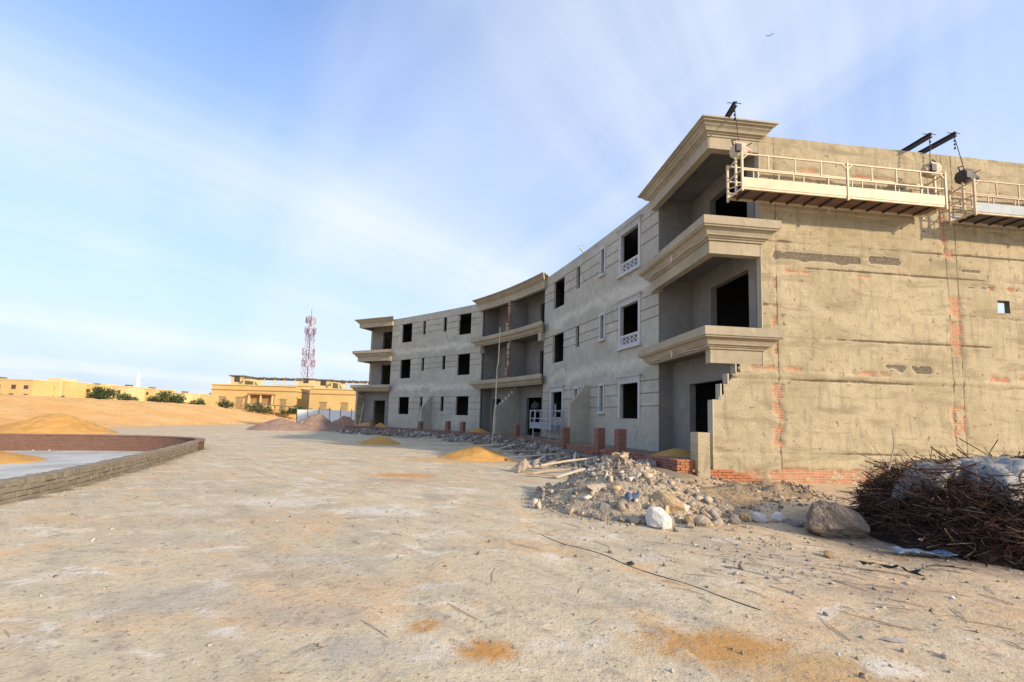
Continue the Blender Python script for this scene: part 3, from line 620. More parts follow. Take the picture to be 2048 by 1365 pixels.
# gable wall: a finely divided relief, with raw brick showing through the render
def gable():
    st = .05; g0, g1, z0, z1 = .40, 13.0, -.05, ROOF + .02
    gs = np.arange(g0, g1 + .001, st); zs = np.arange(z0, z1 + .001, st); Gm, Zm = np.meshgrid(gs, zs)
    gc = (gs[:-1] + gs[1:]) / 2; zc = (zs[:-1] + zs[1:]) / 2; GC, ZC = np.meshgrid(gc, zc)
    steps_ = [(2.29, .40), (2.41, .58), (2.44, .68), (2.75, .75), (2.84, .87), (3.05, .98), (3.09, 1.10), (3.34, 1.23), (99, 1.95)]
    edge = np.full(ZC.shape, 1.95)
    for zt, ge in reversed(steps_): edge = np.where(ZC < zt, ge, edge)
    edge = np.where((ZC > 1.9) & (ZC < 3.36), edge + .03 * (fbm(ZC * 9, GC * 0, 2, 5) - .5), edge)
    mask = GC > edge
    hole = (GC > 9.85) & (GC < 10.3) & (ZC > 5.30) & (ZC < 5.70); mask &= ~hole
    n1 = fbm(Gm * .9, Zm * .9, 4, 41); n2 = fbm(Gm * 3, Zm * 3, 4, 43); n3 = fbm(Gm * 11, Zm * 11, 3, 47)
    brick = np.zeros(Gm.shape); dark = np.zeros(Gm.shape)
    def patch(a, b, c, d, s=1.0, soft=.12):
        return s * sst(a - soft, a + soft, Gm) * sst(b + soft, b - soft, Gm) * sst(c - soft * .6, c + soft * .6, Zm) * sst(d + soft * .6, d - soft * .6, Zm)
    for a in ((3.0, 4.6, 9.28, 9.42, .95), (4.9, 6.9, 9.22, 9.38, .7), (8.6, 9.6, 8.95, 9.1, .6), (7.95, 8.25, 7.3, 8.9, .95), (8.0, 8.5, 6.9, 7.25, .8),
              (2.4, 5.6, 6.1, 6.26, .66), (4.6, 5.6, 6.1, 6.24, .75), (8.1, 8.62, 3.85, 5.75, .86), (8.0, 8.6, 1.35, 2.35, .82), (2.2, 2.65, 1.0, 2.85, .80), (1.5, 4.2, 3.17, 3.36, .82), (4.6, 6.3, 3.12, 3.32, .72), (9.3, 12.5, 3.1, 3.35, .62),
              (2.4, 5.8, -.1, .44, 1.25), (1.25, 3.0, .0, .38, 1.1), (9.5, 12.8, 5.95, 6.15, .6), (2.2, 2.5, 3.6, 6.2, .5)):
        brick = np.maximum(brick, patch(*a[:4]) * (.70 + .28 * a[4]))
    n4 = fbm(Gm * 5 + 9, Zm * 7, 3, 45); brick = sst(.79, .88, brick * (.25 + .75 * (n2 + n4)))
    for a in ((2.35, 5.2, 6.50, 6.78, 1.02), (5.5, 6.6, 6.56, 6.84, 1.05), (8.6, 9.4, 6.5, 6.66, .8), (8.8, 12.8, 6.0, 6.12, .65), (5.7, 7.5, 3.25, 3.55, .6)):
        dark = np.maximum(dark, patch(*a[:4], soft=.14) * a[4])
    dark = sst(.46, .58, dark * (.35 + 1.3 * n2) + .12 * (n4 - .5))
    # day joints of the rendering, slightly wavy
    joint = np.zeros(Gm.shape)
    for zj, dz in ((9.05, .0), (8.66, .0), (7.05, 0), (6.30, 0), (5.12, 0), (4.20, 0), (2.96, 0), (.86, 0.0)):
        zz = zj + .05 * (fbm(Gm * .6, Gm * 0 + zj, 3, 51) - .5) + .012 * (fbm(Gm * 6, Gm * 0 + zj, 2, 53) - .5)
        joint = np.maximum(joint, sst(.06, .0, np.abs(Zm - zz)) * (.1 + .7 * n2 + .7 * sst(.40, .60, fbm(Gm * .5 + zj * 3, Zm * 0 + zj, 2, 59))))
    vj = np.zeros(Gm.shape)
    for gj in (2.45, 8.15, 8.5): vj = np.maximum(vj, sst(.05, 0, np.abs(Gm - gj - .03 * (fbm(Zm * 2, Zm * 0 + gj, 2, 57) - .5))) * .7)
    dep = .022 * (n1 - .5) * 2 + .010 * (n2 - .5) * 2 + .005 * (n3 - .5) + .038 * brick + .035 * dark + .022 * np.maximum(joint, vj * .7)
    dep += np.where(Zm < .80, -.025, 0) + np.where((Zm > 2.98) & (Zm < 3.12), -.03, 0)
    b = .372 + dep
    P = [bg(0, 0)]; X = C0.x + BD.x * b + GD.x * Gm; Y = C0.y + BD.y * b + GD.y * Gm
    me = grid_mesh('gable_wall', X, Y, Zm, mask); attr(me, 'brick', brick); attr(me, 'dark', dark); attr(me, 'joint', np.maximum(joint, vj))
    g = G('rough sand render'); v = g.pos()
    gg = g.dot(v, (WG.x, WG.y, 0)); sp = g.n('ShaderNodeSeparateXYZ'); g.l(v, sp.inputs[0]); cb = g.n('ShaderNodeCombineXYZ'); g.l(gg, cb.inputs[0]); g.l(sp.outputs[2], cb.inputs[1])
    w = cb.outputs[0]
    a = g.noise(w, .5, 4, .6, .5); m2 = g.noise(w, 2.6, 5, .66); stv = g.noise(g.mapv(w, (3.2, .6, 1)), 1.5, 5, .66, .8); f = g.noise(w, 30, 4, .68); dots = g.noise(w, 13, 2, .6)
    c = g.mix(g.ramp(a, .33, .67), (.43, .36, .23), (.53, .45, .30))
    c = g.mix(g.ramp(m2, .46, .76, 0, .65), c, (.345, .28, .17)); c = g.mix(g.ramp(m2, .42, .25, 0, .45), c, (.60, .50, .33))
    c = g.mix(g.ramp(stv, .50, .70, 0, .55), c, (.25, .215, .155)); c = g.mix(g.ramp(dots, .66, .74, 0, .6), c, (.24, .20, .15)); c = g.mix(g.ramp(f, .42, .75, 0, .55), c, (.22, .18, .12)); c = g.mix(g.ramp(f, .42, .25, 0, .35), c, (.66, .56, .39))
    jn = g.math('MULTIPLY', g.at('joint'), g.ramp(m2, .3, .6, .45, 1.0)); c = g.mix(g.ramp(jn, .2, .6, 0, .9), c, (.12, .095, .065)); sm = g.noise(g.mapv(w, (.5, 2.4, 1)), 1.3, 6, .62, .6); c = g.mix(g.ramp(sm, .50, .66, 0, .62), c, (.27, .225, .145)); pk = g.noise(w, 5.5, 4, .6, .4); c = g.mix(g.ramp(pk, .62, .70, 0, .75), c, (.15, .12, .085))
    c = g.mix(g.math('MULTIPLY', g.at('dark'), .92), c, g.mix(g.ramp(dots, .35, .7), (.12, .10, .075), (.21, .175, .13)))
    lip = g.ramp(g.at('dark'), .12, .3); lip2 = g.ramp(g.at('dark'), .5, .3); c = g.mix(g.math('MULTIPLY', g.math('MULTIPLY', lip, lip2), .6), c, (.74, .68, .56))
    br = g.n('ShaderNodeTexBrick'); g.l(w, br.inputs['Vector']); br.inputs['Scale'].default_value = 4.0; br.inputs['Mortar Size'].default_value = .035; br.inputs['Brick Width'].default_value = 1.0; br.inputs['Row Height'].default_value = .3
    br.inputs['Color1'].default_value = (.54, .25, .14, 1); br.inputs['Color2'].default_value = (.42, .19, .11, 1); br.inputs['Mortar'].default_value = (.46, .38, .27, 1)
    bf = g.math('MULTIPLY', g.at('brick'), g.ramp(m2, .36, .56, .25, 1.0)); bf = g.ramp(g.math('ADD', bf, g.math('MULTIPLY', g.math('SUBTRACT', dots, .5), .6)), .3, .6, 0, .92)
    c = g.mix(bf, c, br.outputs['Color'])
    nb = g.bumps((f, .022), (m2, .04))
    M['render'] = g.fin(c, .96, nb, .08)
    link('gable_wall', me, M['render'], BLD, smooth=True)
    # body of the gable behind the relief
    F = Face(bg(.435, .40), bg(.435, 13.0), -BD); bb = MB()
    sb = [0, .83, 1.55, 9.45, 10.04, F.L]; zb = [0, 2.25, 3.32, 5.30, 5.70, ROOF]
    def cell(u, z):
        if 9.45 < u < 10.04 and 5.30 < z < 5.70: return None
        if u < .83 and z > 2.25: return None
        if u < 1.55 and z > 3.32: return None
        return 0.0
    F.wall(bb, sb, zb, cell, .17); bb.build('gable_core', M['plaster'], BLD)
    # left return of the relief sheet so that its edge has thickness
    e = MB()
    for (za, zb_, ge) in ((0, 2.29, .40), (2.29, 2.75, .64), (2.75, 3.05, .86), (3.05, 3.34, 1.1), (3.34, ROOF, 1.95)):
        p = [bg(.36, ge + .003), bg(.60, ge + .003), bg(.60, ge + .06), bg(.36 + .03, ge + .06)]
        e.prism([(q.x, q.y) for q in p], za, zb_)
    e.build('gable_edge', M['plaster'], BLD)
    # far gable, plain
    F = Face(bg(.375, .40), bg(.375, 13.0), -BD); bb = MB()
    F.wall(bb, [0, 1.55, F.L], [0, 3.32, ROOF], lambda u, z: None if (u < 1.55 and z > 3.32) else 0.0, .2); bb.build('gable_wall', M['render'], BLD, mirror=True)
gable()
def carcass():
    back = [bg(.62, 13.0), Vector((0, 11.0))]
    for mirror in (False, True):
        F = Face(back[0], back[1], (.3, 1)); b = MB()
        hole = (1.15, 2.35, 5.45, 6.75)
        F.wall(b, [0, hole[0], hole[1], F.L], [0, hole[2], hole[3], ROOF], lambda u, z: None if (not mirror and hole[0] < u < hole[1] and hole[2] < z < hole[3]) else 0.0, .22)
        b.build('back_wall', M['plaster'], BLD, mirror=mirror)
        # unseen inner walls, added to stop daylight crossing the rooms
        for (p, q) in ((bg(4.30, 1.8), bg(5.2, 12.4)), (bg(.8, 6.6), bg(4.7, 7.0))):
            F = Face(p, q, (1, 0)); b = MB(); F.wall(b, [0, F.L], [0.2, ROOF - .2], lambda u, z: 0.0, .12); b.build('light_block_wall', M['interior'], BLD, mirror=mirror)
        p, q = Vector((3.9, 1.0)), Vector((4.3, 10.2)); F = Face(p, q, (1, 0)); b = MB(); F.wall(b, [0, F.L], [0.2, ROOF - .2], lambda u, z: 0.0, .12); b.build('light_block_wall', M['interior'], BLD, mirror=mirror)
        F = Face(FN.p(.3, 3.4, 0)[:2], FN.p(10.6, 3.4, 0)[:2], FN.n); b = MB(); F.wall(b, [0, F.L], [0.2, ROOF - .2], lambda u, z: 0.0, .12); b.build('light_block_wall', M['interior'], BLD, mirror=mirror)
    half = [(E0.x, E0.y)] ; q0 = FN.p(.05, .26, 0); q1 = FN.p(10.9, .26, 0); a = bg(4.25, 2.25); c = bg(.66, 2.05); d = bg(.66, 12.9)
    poly = [(q1[0], q1[1]), (q0[0], q0[1]), (a.x, a.y), (c.x, c.y), (d.x, d.y), (0, 10.9)]
    full = poly + [(-x, y) for x, y in poly[::-1]][1:]
    full = [(3.6, 1.7)] + full[0:] ; full = full + [(-3.6, 1.7)]
    for z0, z1, nm in ((.15, .35, 'floor_slab'), (3.85, 4.15, 'floor_slab'), (7.05, 7.35, 'floor_slab'), (9.9, 10.14, 'roof_slab')):
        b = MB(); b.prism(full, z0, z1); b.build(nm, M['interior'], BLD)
carcass()
# scraps on the roof and ledges: green board, short aerial
b = MB(); b.bar((3.9, -.35, 10.56), (3.2, .55, 10.60), .28, .05); b.build('roof_board', M['green_paint'], BLD)
b = MB(); b.bar((4.0, -.2, 10.505), (3.35, .5, 10.52), .16, .05); b.build('roof_board', M['wood_pale'], BLD)

# low brick garden wall with individual bricks where they can be told apart
def garden():
    root = empty('garden_wall', tuple(bworld(16.92, -6.02))); root.rotation_euler = (0, 0, BROT); off = Vector((16.92, -6.02))
    tag(root, 'low red brick garden wall running along the foot of the facade', 'wall')
    P = [Vector((0, 0)), Vector((3.5, -1.15)) - off, Vector((-3.5, -1.15)) - off, Vector((-16.92, -6.02)) - off]
    b = MB(); ribbon(b, [P[0] + Vector((-.15, .15)), P[1]], .17, 0, .56); ribbon(b, [P[1], P[2]], .20, 0, .58); ribbon(b, [P[2], P[3]], .20, 0, .60)
    pr = bg(.50, -.13) - off; b2 = [Vector((0, 0)) + BD * .14 + GD * .05, pr]; ribbon(b, b2, .17, 0, .56)
    b.build('core', M['brick_wall'], root)
    me = [block_mesh('brick', .235, .112, .066, (M['brick'], M['brick'], M['brick_orange'])[k % 3], 60 + k, .004) for k in range(5)]
    mo = [block_mesh('brick', .235, .112, .066, M['brick_orange'], 70 + k, .004) for k in range(3)]
    t = (P[1] - P[0]).normalized(); n = Vector((t.y, -t.x)); n = n if n.y < 0 else -n
    for r in range(8):
        for i in range(25):
            if r == 7 and random.random() < .25: continue
            q = P[0] + t * (.13 + i * .247 + (.12 if r % 2 else 0)) + n * random.uniform(.030, .042)
            o = link('brick', random.choice(me), None, root); o.location = (q.x, q.y, .045 + r * .076); o.rotation_euler = (0, random.uniform(-.02, .02), math.atan2(t.y, t.x) + random.uniform(-.02, .02))
    # sunlit return beside the gable, then the raw plinth under the render
    for r in range(8):
        for i in range(2):
            q = BD * .045 + GD * (.12 + i * .247 - (.10 if r % 2 else 0) + .0)
            o = link('brick', random.choice(mo), None, root); o.location = (q.x, q.y, .045 + r * .076); o.rotation_euler = (0, random.uniform(-.02, .02), math.atan2(GD.y, GD.x) + random.uniform(-.02, .02))
    for r in range(5):
        for i in range(int(9 - r * .8)):
            q = BD * (-.05) + GD * (.42 + i * .247 + (.12 if r % 2 else 0) + random.uniform(-.006, .006))
            o = link('brick', random.choice(mo), None, root); o.location = (q.x, q.y, .02 + r * .076); o.rotation_euler = (0, random.uniform(-.03, .03), math.atan2(GD.y, GD.x) + random.uniform(-.02, .02))
    # short rendered stub pillar against the gable
    b = MB(); q = [bg(.20, -.13) - off, bg(.20, .22) - off, bg(.60, .22) - off, bg(.60, -.13) - off]
    b.prism([(p.x, p.y) for p in q], 0, 1.37); b.build('stub_pillar', M['render'], root)
    # brick piers standing on the wall line
    wall = [P[0], P[1], P[2], P[3]]; lens = [(wall[i + 1] - wall[i]).length for i in range(3)]
    def at(s):
        for i in range(3):
            if s <= lens[i]: return wall[i] + (wall[i + 1] - wall[i]) * s / lens[i], (wall[i + 1] - wall[i]).normalized()
            s -= lens[i]
        return wall[3], (wall[3] - wall[2]).normalized()
    piers = [(3.25, 1.36, ''), (4.8, 1.36, ''), (8.15, 1.30, ''), (15.15, 1.28, ''), (23.1, 1.32, ''), (21.65, 1.30, ''), (26.0, 1.2, ''), (31.85, 1.2, '')]
    labels = ['nearest brick pier on the garden wall, wide and red', 'slim red brick pier left of the widest pier on the garden wall', 'brick pier beside the blue platform on the ground', 'brick pier in front of the dark doorway under the middle balcony',
              'left brick pier of the close pair before the far windows', 'right brick pier of the close pair before the far windows', 'brick pier before the far narrow window and divider wall', 'brick pier beside the sand at the far corner doorway']
    pm = [block_mesh('brick', .25, .12, .066, M['brick'], 80 + k, .004) for k in range(3)]
    for (s, h, _), lb in zip(piers, labels):
        p, t = at(s); w = bworld(p.x + off.x, p.y + off.y, .35); an = math.atan2(t.y, t.x) + BROT
        e = empty('brick_pier', tuple(w), an); e.scale = (.82, .82, 1); tag(e, lb, 'pier', 'brick piers along the garden wall')
        b = MB(); b.box(-.165, .165, -.165, .165, -.3, h - .36); b.build('core', M['mortar'], e)
        nr = int((h - .35) / .076)
        for r in range(nr):
            for k, (x, y, rz) in enumerate(((-.065, -.13, 0), (.13, -.065, 1), (.065, .13, 0), (-.13, .065, 1))):
                if r % 2: x, y = (-x, y) if rz == 0 else (x, -y)
                o = link('brick', random.choice(pm), None, e); o.location = (x, y, .04 + r * .076); o.rotation_euler = (0, 0, rz * math.pi / 2 + random.uniform(-.03, .03))
garden()
# ------------------------------------------------------------------ suspended work platforms and roof beams
def platform(name, loc, rz, L, joints, toe, rail, deck, hoist_m, hoists, W=.66):
    root = empty(name, loc, rz)
    b = MB(); b.box(.03, L - .03, .05, W - .05, .055, .075); b.build('deck', M[deck], root)
    bl = [x for x in np.arange(.25, L, .52)]
    for x in bl:
        b = MB(); b.box(x - .02, x + .02, .03, W - .03, .0, .054); b.build('bearer', M['steel_dark'], root)
    for y in (.03, W - .03):
        b = MB(); b.bar((0, y, .03), (L, y, .03), .045, .05); b.build('bottom_chord', M[rail], root)
    edges = [0.0] + joints + [L]
    for a, c in zip(edges[:-1], edges[1:]):
        b = MB(); b.box(a + .04, c - .04, -.004, .008, .06, .34); b.build('toe_board', M[toe], root)
        b = MB(); b.box(a + .04, c - .04, W - .008, W + .004, .06, .24); b.build('toe_board', M[toe], root)
        for y in (.015, W - .015):
            for z in (1.02, .56):
                b = MB(); b.bar((a, y, z), (c, y, z), .034); b.build('rail', M[rail], root)
            n = 3 if c - a > 2 else 2
            for i in range(1, n + 1):
                x = a + (c - a) * i / (n + 1)
                b = MB(); b.bar((x, y, .56), (x, y, 1.02), .028); b.build('post', M[rail], root)
            for i in range(n):
                x = a + (c - a) * (i + .45) / n
                b = MB(); b.bar((x, y, .06), (x, y, .56), .024); b.build('post', M[rail], root)
    for x in edges:
        for y in (.0, W):
            b = MB(); b.bar((x, y, -.06), (x, y, 1.06), .05); b.build('corner_post', M[rail], root)
        for sx in (1, -1):
            if 0 <= x + sx * .2 <= L:
                b = MB(); b.bar((x, .0, .84), (x + sx * .17, .0, 1.01), .028); b.build('gusset', M[rail], root)
    for i, x in enumerate((0.0, L)):
        b = MB(); b.bar((x, 0, 1.02), (x, W, .92), .034); b.bar((x, 0, .56), (x, W, .56), .03); b.bar((x, 0, .12), (x, W, .34), .028); b.bar((x, W * .42, -.02), (x, W * .42, 1.35), .05); b.bar((x, 0, .03), (x, W, .03), .04)
        b.build('end_frame', M[rail], root)
        if not hoists[i]: continue
        h = MB(); s = 1 if i == 0 else -1; y = W * .42; ox = x + s * .10
        r = [(.10, 1.08), (.17, 1.16), (.19, 1.30), (.16, 1.44), (.09, 1.50)]
        for (ra, za), (rb, zb) in zip(r[:-1], r[1:]):
            h.hexa([(ox - ra, y - ra * .8, za), (ox + ra, y - ra * .8, za), (ox + ra, y + ra * .8, za), (ox - ra, y + ra * .8, za), (ox - rb, y - rb * .8, zb), (ox + rb, y - rb * .8, zb), (ox + rb, y + rb * .8, zb), (ox - rb, y + rb * .8, zb)])
        hb = h.build('hoist', M[hoist_m], root)
        c = MB(); c.tube([(ox + s * .12, y - .05, 1.26), (ox + s * .32, y - .05, 1.22)], [.10, .085], 12); c.build('motor', M[hoist_m], hb)
        c = MB(); c.box(ox - .2, ox - .05, y - .2, y - .12, 1.15, 1.36); c.build('control_box', M['steel_dark'], hb)
        c = MB(); c.tube([(ox + s * .12, y - .14, 1.33), (ox + s * .27, y - .2, 1.42)], .014, 6); c.build('brake_lever', M['steel_dark'], hb)
        c = MB(); c.tube([(ox - s * .16, y, 1.42), (ox - s * .20, y + .02, 1.58), (ox - s * .05, y, 1.62)], .02, 6); c.build('rope_guide', M['steel_dark'], hb)
    return root
p1 = platform('suspended_platform', tuple(wbg(-.45, .86, 8.08)), WTH, 6.35, [3.2], 'cream_paint', 'cream_paint', 'deck', 'cream_rust', (True, True))
tag(p1, 'long cream painted suspended work platform hanging in front of the gable wall top', 'platform')
p2 = platform('suspended_platform', tuple(wbg(-.45, 8.17, 7.98)), WTH, 6.2, [3.1], 'grey_paint', 'cream_rust', 'deck_grey', 'steel_dark', (True, True))
tag(p2, 'blue grey suspended work platform cut off by the right edge, hanging on the gable wall', 'platform')
q = FN.p(10.45, -1.0, 0); w = bworld(q[0], q[1], 1.10); ang = math.atan2(FN.t.y, FN.t.x) + BROT + math.pi
p3 = platform('suspended_platform', tuple(w), ang + .05, 2.6, [], 'grey_paint', 'worn_white', 'deck_grey', 'steel_dark', (True, False))
tag(p3, 'short white railed platform with pale blue boards in front of a ground floor window', 'platform')
for x in (.25, 2.35):
    b = MB()
    for y in (.08, .58): b.bar((x, y, -.62), (x, y, .0), .05)
    b.bar((x, .08, -.3), (x, .58, -.3), .04); b.build('trestle', M['worn_white'], p3)
def roof_beam(g0, g1, z0, z1, b0, label):
    a = wbg(b0, g0, z0); c = wbg(2.6, g1, z1); root = empty('roof_beam', tuple(a))
    tag(root, label, 'beam'); d = c - a
    b = MB(); b.bar((0, 0, .06), d + Vector((0, 0, .06)), .11, .014); b.bar((0, 0, -.06), d + Vector((0, 0, -.06)), .11, .014); b.bar((0, 0, 0), d, .016, .115); b.build('steel_section', M['steel_dark'], root)
    b = MB(); u = d.normalized(); b.tube([u * .04 + Vector((-.22, 0, .05)), u * .04 + Vector((.2, .02, .05))], .010, 6); b.build('cross_rod', M['steel_dark'], root)
    return root
def hang(root, top, bot, r=.010):
    m = root.matrix_basis.inverted(); b = MB(); b.tube([m @ Vector(top), m @ Vector(bot)], r, 5); b.build('wire_rope', M['steel_dark'], root)
    b = MB(); t = m @ Vector(top)
    for k in range(3): b.tube([t + Vector((0, 0, -.10 - k * .12)), t + Vector((0, 0, -.16 - k * .12))], [.022, .026], 6)
    b.build('shackle', M['steel_dark'], root)
rb1 = roof_beam(.90, 1.3, 10.80, 10.62, -.15, 'dark steel roof beam jutting over the corner cornice'); hang(rb1, wbg(-.10, .90, 10.74), wbg(-.17, .96, 9.62))
rb2 = roof_beam(7.20, 7.05, 10.50, 10.42, -.17, 'left of two dark steel roof beams above the gap between platforms'); hang(rb2, wbg(-.12, 7.2, 10.44), wbg(-.17, 7.10, 9.62))
rb3 = roof_beam(8.05, 7.55, 10.62, 10.42, -.17, 'right of two dark steel roof beams above the gap between platforms'); hang(rb3, wbg(-.12, 8.05, 10.56), wbg(-.17, 8.25, 9.52))
q = FN.p(6.1, -.3, 10.5); w = bworld(*q); b = MB(); b.bar((0, 0, 0), (.5, .75, -.12), .05); b.tube([(0, 0, -.2), (0, 0, .12)], .012, 5); b.tube([(-.2, .05, .05), (.2, -.05, .1)], .008, 5)
tag(b.build('roof_bracket', M['wood_pale'], loc=tuple(w)), 'small pale bracket sticking up from the parapet above the narrow windows', 'bracket')
# ropes sagging along the near balcony ledges
for z, lb in ((LEDGE2 - .47, 'pale rope tied along the upper corner balcony ledge'), (LEDGE1 - .45, 'pale rope tied along the lower corner balcony ledge')):
    pts = [wbg(.1 + k * .4, .13 + .02 * math.sin(k * 2.1), z - .08 - .02 * math.sin(k * 1.3)) for k in range(11)]; o = pts[0].copy()
    b = MB(); b.tube([p - o for p in pts], .012, 5); b.tube([pts[5] - o + Vector((-.03, 0, .16)), pts[5] - o + Vector((-.02, .01, .05)), pts[5] - o + Vector((-.05, -.02, -.08))], [.02, .04, .02], 6)
    tag(b.build('rope', M['rope'], loc=tuple(o)), lb, 'rope')

# ------------------------------------------------------------------ poles, sand and gravel
b = MB(); b.tube([(0, 0, -.2), (.05, .02, 1.9), (.12, .02, 2.3), (.14, .05, 4.4), (.21, .05, 4.7), (.24, .05, 6.75)], [.034, .03, .042, .026, .034, .02], 7)
tag(b.build('wooden_pole', M['wood_pale'], loc=(-1.0, 24.2, gzf(-1.0, 24.2))), 'tall thin lashed timber pole standing in front of the middle balconies', 'pole')
b = MB(); b.tube([(0, 0, -.2), (.25, .1, 1.75)], [.03, .025], 6)
tag(b.build('leaning_pole', M['wood_pale'], loc=(-13.0, 37.4, .85)), 'pale stick leaning beside the far corner doorway', 'pole')

def heap(name, cx, cy, rx, ry, h, m, label, cat, rz=0.0, seed=1, rough=.30, z0=None, sharp=1.0, skew=(0, 0), step=.08, thing=True):
    n = int(max(rx, ry) * 1.25 / step); n = min(n, 60); u = np.linspace(-1.2, 1.2, 2 * n + 1); U, V = np.meshgrid(u, u)
    wob = .22 * (fbm(U * 1.6 + seed, V * 1.6, 3, seed) - .5)
    t = np.sqrt((U - skew[0] * .3) ** 2 + (V - skew[1] * .3) ** 2) * (1 + wob)
    prof = np.clip(1 - t, 0, 1) ** sharp; prof = prof * (1 - .10 * sst(.25, 0, t)) ; prof = np.where(t < .15, np.minimum(prof, (1 - .12) ** sharp), prof)
    X = U * rx; Y = V * ry; c, s = math.cos(rz), math.sin(rz); XX = X * c - Y * s; YY = X * s + Y * c
    base = gz(XX + cx, YY + cy) if z0 is None else np.full(XX.shape, z0)
    Z = base + h * prof * (1 + .5 * rough * (fbm(XX * 2.2, YY * 2.2, 4, seed + 5) - .5) * 2) + rough * h * .45 * (fbm(XX * 5, YY * 5, 3, seed + 9) - .5) * sst(0, .2, prof) - .05 * sst(.08, 0, prof)
    zb = float(base[n, n]); mask = (t < 1.12)[:-1, :-1]
    me = grid_mesh(name, XX, YY, Z - zb, mask); bm = bmesh.new(); bm.from_mesh(me); bmesh.ops.delete(bm, geom=[v for v in bm.verts if not v.link_faces], context='VERTS'); bm.to_mesh(me); bm.free()
    o = link(name, me, m, smooth=True, loc=(cx, cy, zb)); tag(o, label, cat); return o
SAND = 'sand piles around the site'
for a in (('sand_pile', -27.3, 26.2, 3.1, 2.6, 1.25, 'big orange sand pile in front of the desert bank beyond the basin', dict(seed=3, step=.12, sharp=.95)),
          ('sand_pile', -18.9, 15.2, 2.6, 1.7, .5, 'low orange sand pile lying on the concrete basin floor', dict(seed=4, z0=-.358)),
          ('sand_pile', -7.3, 24.5, 1.25, 1.0, .50, 'small orange sand pile on the road before the far windows', dict(seed=5)),
          ('sand_pile', -1.40, 17.3, 1.55, 1.0, .55, 'orange yellow sand pile on the road beside the tall timber pole', dict(seed=6, skew=(.2, 0))),
          ('sand_pile', *wbg(2.3, .35)[:2], 1.0, .7, .36, 'dark yellow sand heaped behind the garden wall at the near doorway', dict(seed=7, z0=.5)),
          ('sand_pile', *bworld(-2.9, -.45)[:2], .95, .6, .42, 'orange sand heaped under the middle balcony beside the doorway', dict(seed=8, z0=.5)),
          ('sand_pile', *bworld(-15.6, -4.6)[:2], 1.1, .8, .50, 'orange sand heap left of the far corner pier', dict(seed=9, z0=.5)),
          ('sand_pile', *bworld(-13.9, -3.95)[:2], .8, .6, .45, 'orange sand heap right of the far corner pier', dict(seed=10, z0=.5))):
    o = heap(a[0], a[1], a[2], a[3], a[4], a[5], M['orange_sand'], a[6], 'sand pile', **a[7]); o['group'] = SAND
M['gravel'] = simple('grey brown gravel', (.36, .245, .185), (.27, .19, .15), 2.0, .97, .06, 9, world=True)
M['gravel_pink'] = simple('pinkish crushed stone', (.46, .28, .20), (.34, .21, .155), 3.5, .97, .08, 6, world=True)
heap('gravel_pile', -20.9, 39.6, 2.9, 2.4, 1.15, M['gravel'], 'low grey brown gravel pile, leftmost of three near the white fence', 'gravel pile', seed=12, step=.1)
heap('gravel_pile', -18.6, 41.6, 2.7, 2.4, 1.75, M['gravel'], 'tallest grey brown gravel pile, middle of three near the white fence', 'gravel pile', seed=13, step=.1)
gp3 = heap('gravel_pile', -16.8, 44.0, 2.2, 2.0, 1.55, M['gravel_pink'], 'pinkish rubble stone pile nearest the far end of the building', 'gravel pile', seed=14, rough=.35, step=.08)

# ------------------------------------------------------------------ chips, rocks, debris
def chips_mesh(name, pts, size, cols, elong=(1, 1, 1), seed=1, embed=.25):
    r = np.random.default_rng(seed); n = len(pts)
    base = np.array([(-1, -1, -1), (1, -1, -1), (1, 1, -1), (-1, 1, -1), (-1, -1, 1), (1, -1, 1), (1, 1, 1), (-1, 1, 1)], float) * .5
    V = base[None] * (1 + r.uniform(-.75, .35, (n, 8, 3)))
    V *= (np.asarray(size)[:, None] * r.uniform(.4, 1.35, (n, 3)) * np.asarray(elong))[:, None, :]
    def rot(ax, a):
        c, s = np.cos(a), np.sin(a); R = np.zeros((n, 3, 3)); i, j = [(1, 2), (0, 2), (0, 1)][ax]; R[:, ax, ax] = 1; R[:, i, i] = c; R[:, j, j] = c; R[:, i, j] = -s; R[:, j, i] = s; return R
    R = rot(2, r.uniform(0, 6.28, n)) @ rot(0, r.normal(0, .45, n)) @ rot(1, r.normal(0, .45, n))
    V = np.einsum('nij,nkj->nki', R, V); P = np.array(pts, float); P[:, 2] += np.asarray(size) * .5 * (1 - embed * 2) * .7
    V += P[:, None, :]
    F = np.array([(3, 2, 1, 0), (4, 5, 6, 7), (0, 1, 5, 4), (1, 2, 6, 5), (2, 3, 7, 6), (3, 0, 4, 7)]); Q = (np.arange(n)[:, None, None] * 8 + F[None]).reshape(-1, 4)
    me = bpy.data.meshes.new(name); me.vertices.add(n * 8); me.vertices.foreach_set('co', V.ravel()); me.loops.add(Q.size); me.loops.foreach_set('vertex_index', Q.ravel().astype(np.int32))
    me.polygons.add(len(Q)); me.polygons.foreach_set('loop_start', np.arange(0, Q.size, 4, dtype=np.int32)); me.update(calc_edges=True)
    cols = np.asarray(cols); c = cols[r.integers(0, len(cols), n)] * r.uniform(.75, 1.2, (n, 1)); c = np.concatenate([np.repeat(c[:, None, :], 8, 1).reshape(-1, 3), np.ones((n * 8, 1))], 1); cattr(me, 'tone', np.clip(c, 0, .9)); return me
def tone_mat():
    g = G('broken stone and brick'); v = g.pos(); f = g.noise(v, 30, 4, .65); c = g.mix(g.ramp(f, .3, .75, 0, .5), g.at('tone', 'Color'), (.30, .25, .20)); return g.fin(c, .95, g.bump(f, .012), .1)
M['tone'] = tone_mat()
EARTH = [(.44, .37, .28), (.52, .44, .34), (.36, .31, .26), (.62, .55, .44), (.30, .26, .22), (.55, .40, .25), (.48, .33, .20)]
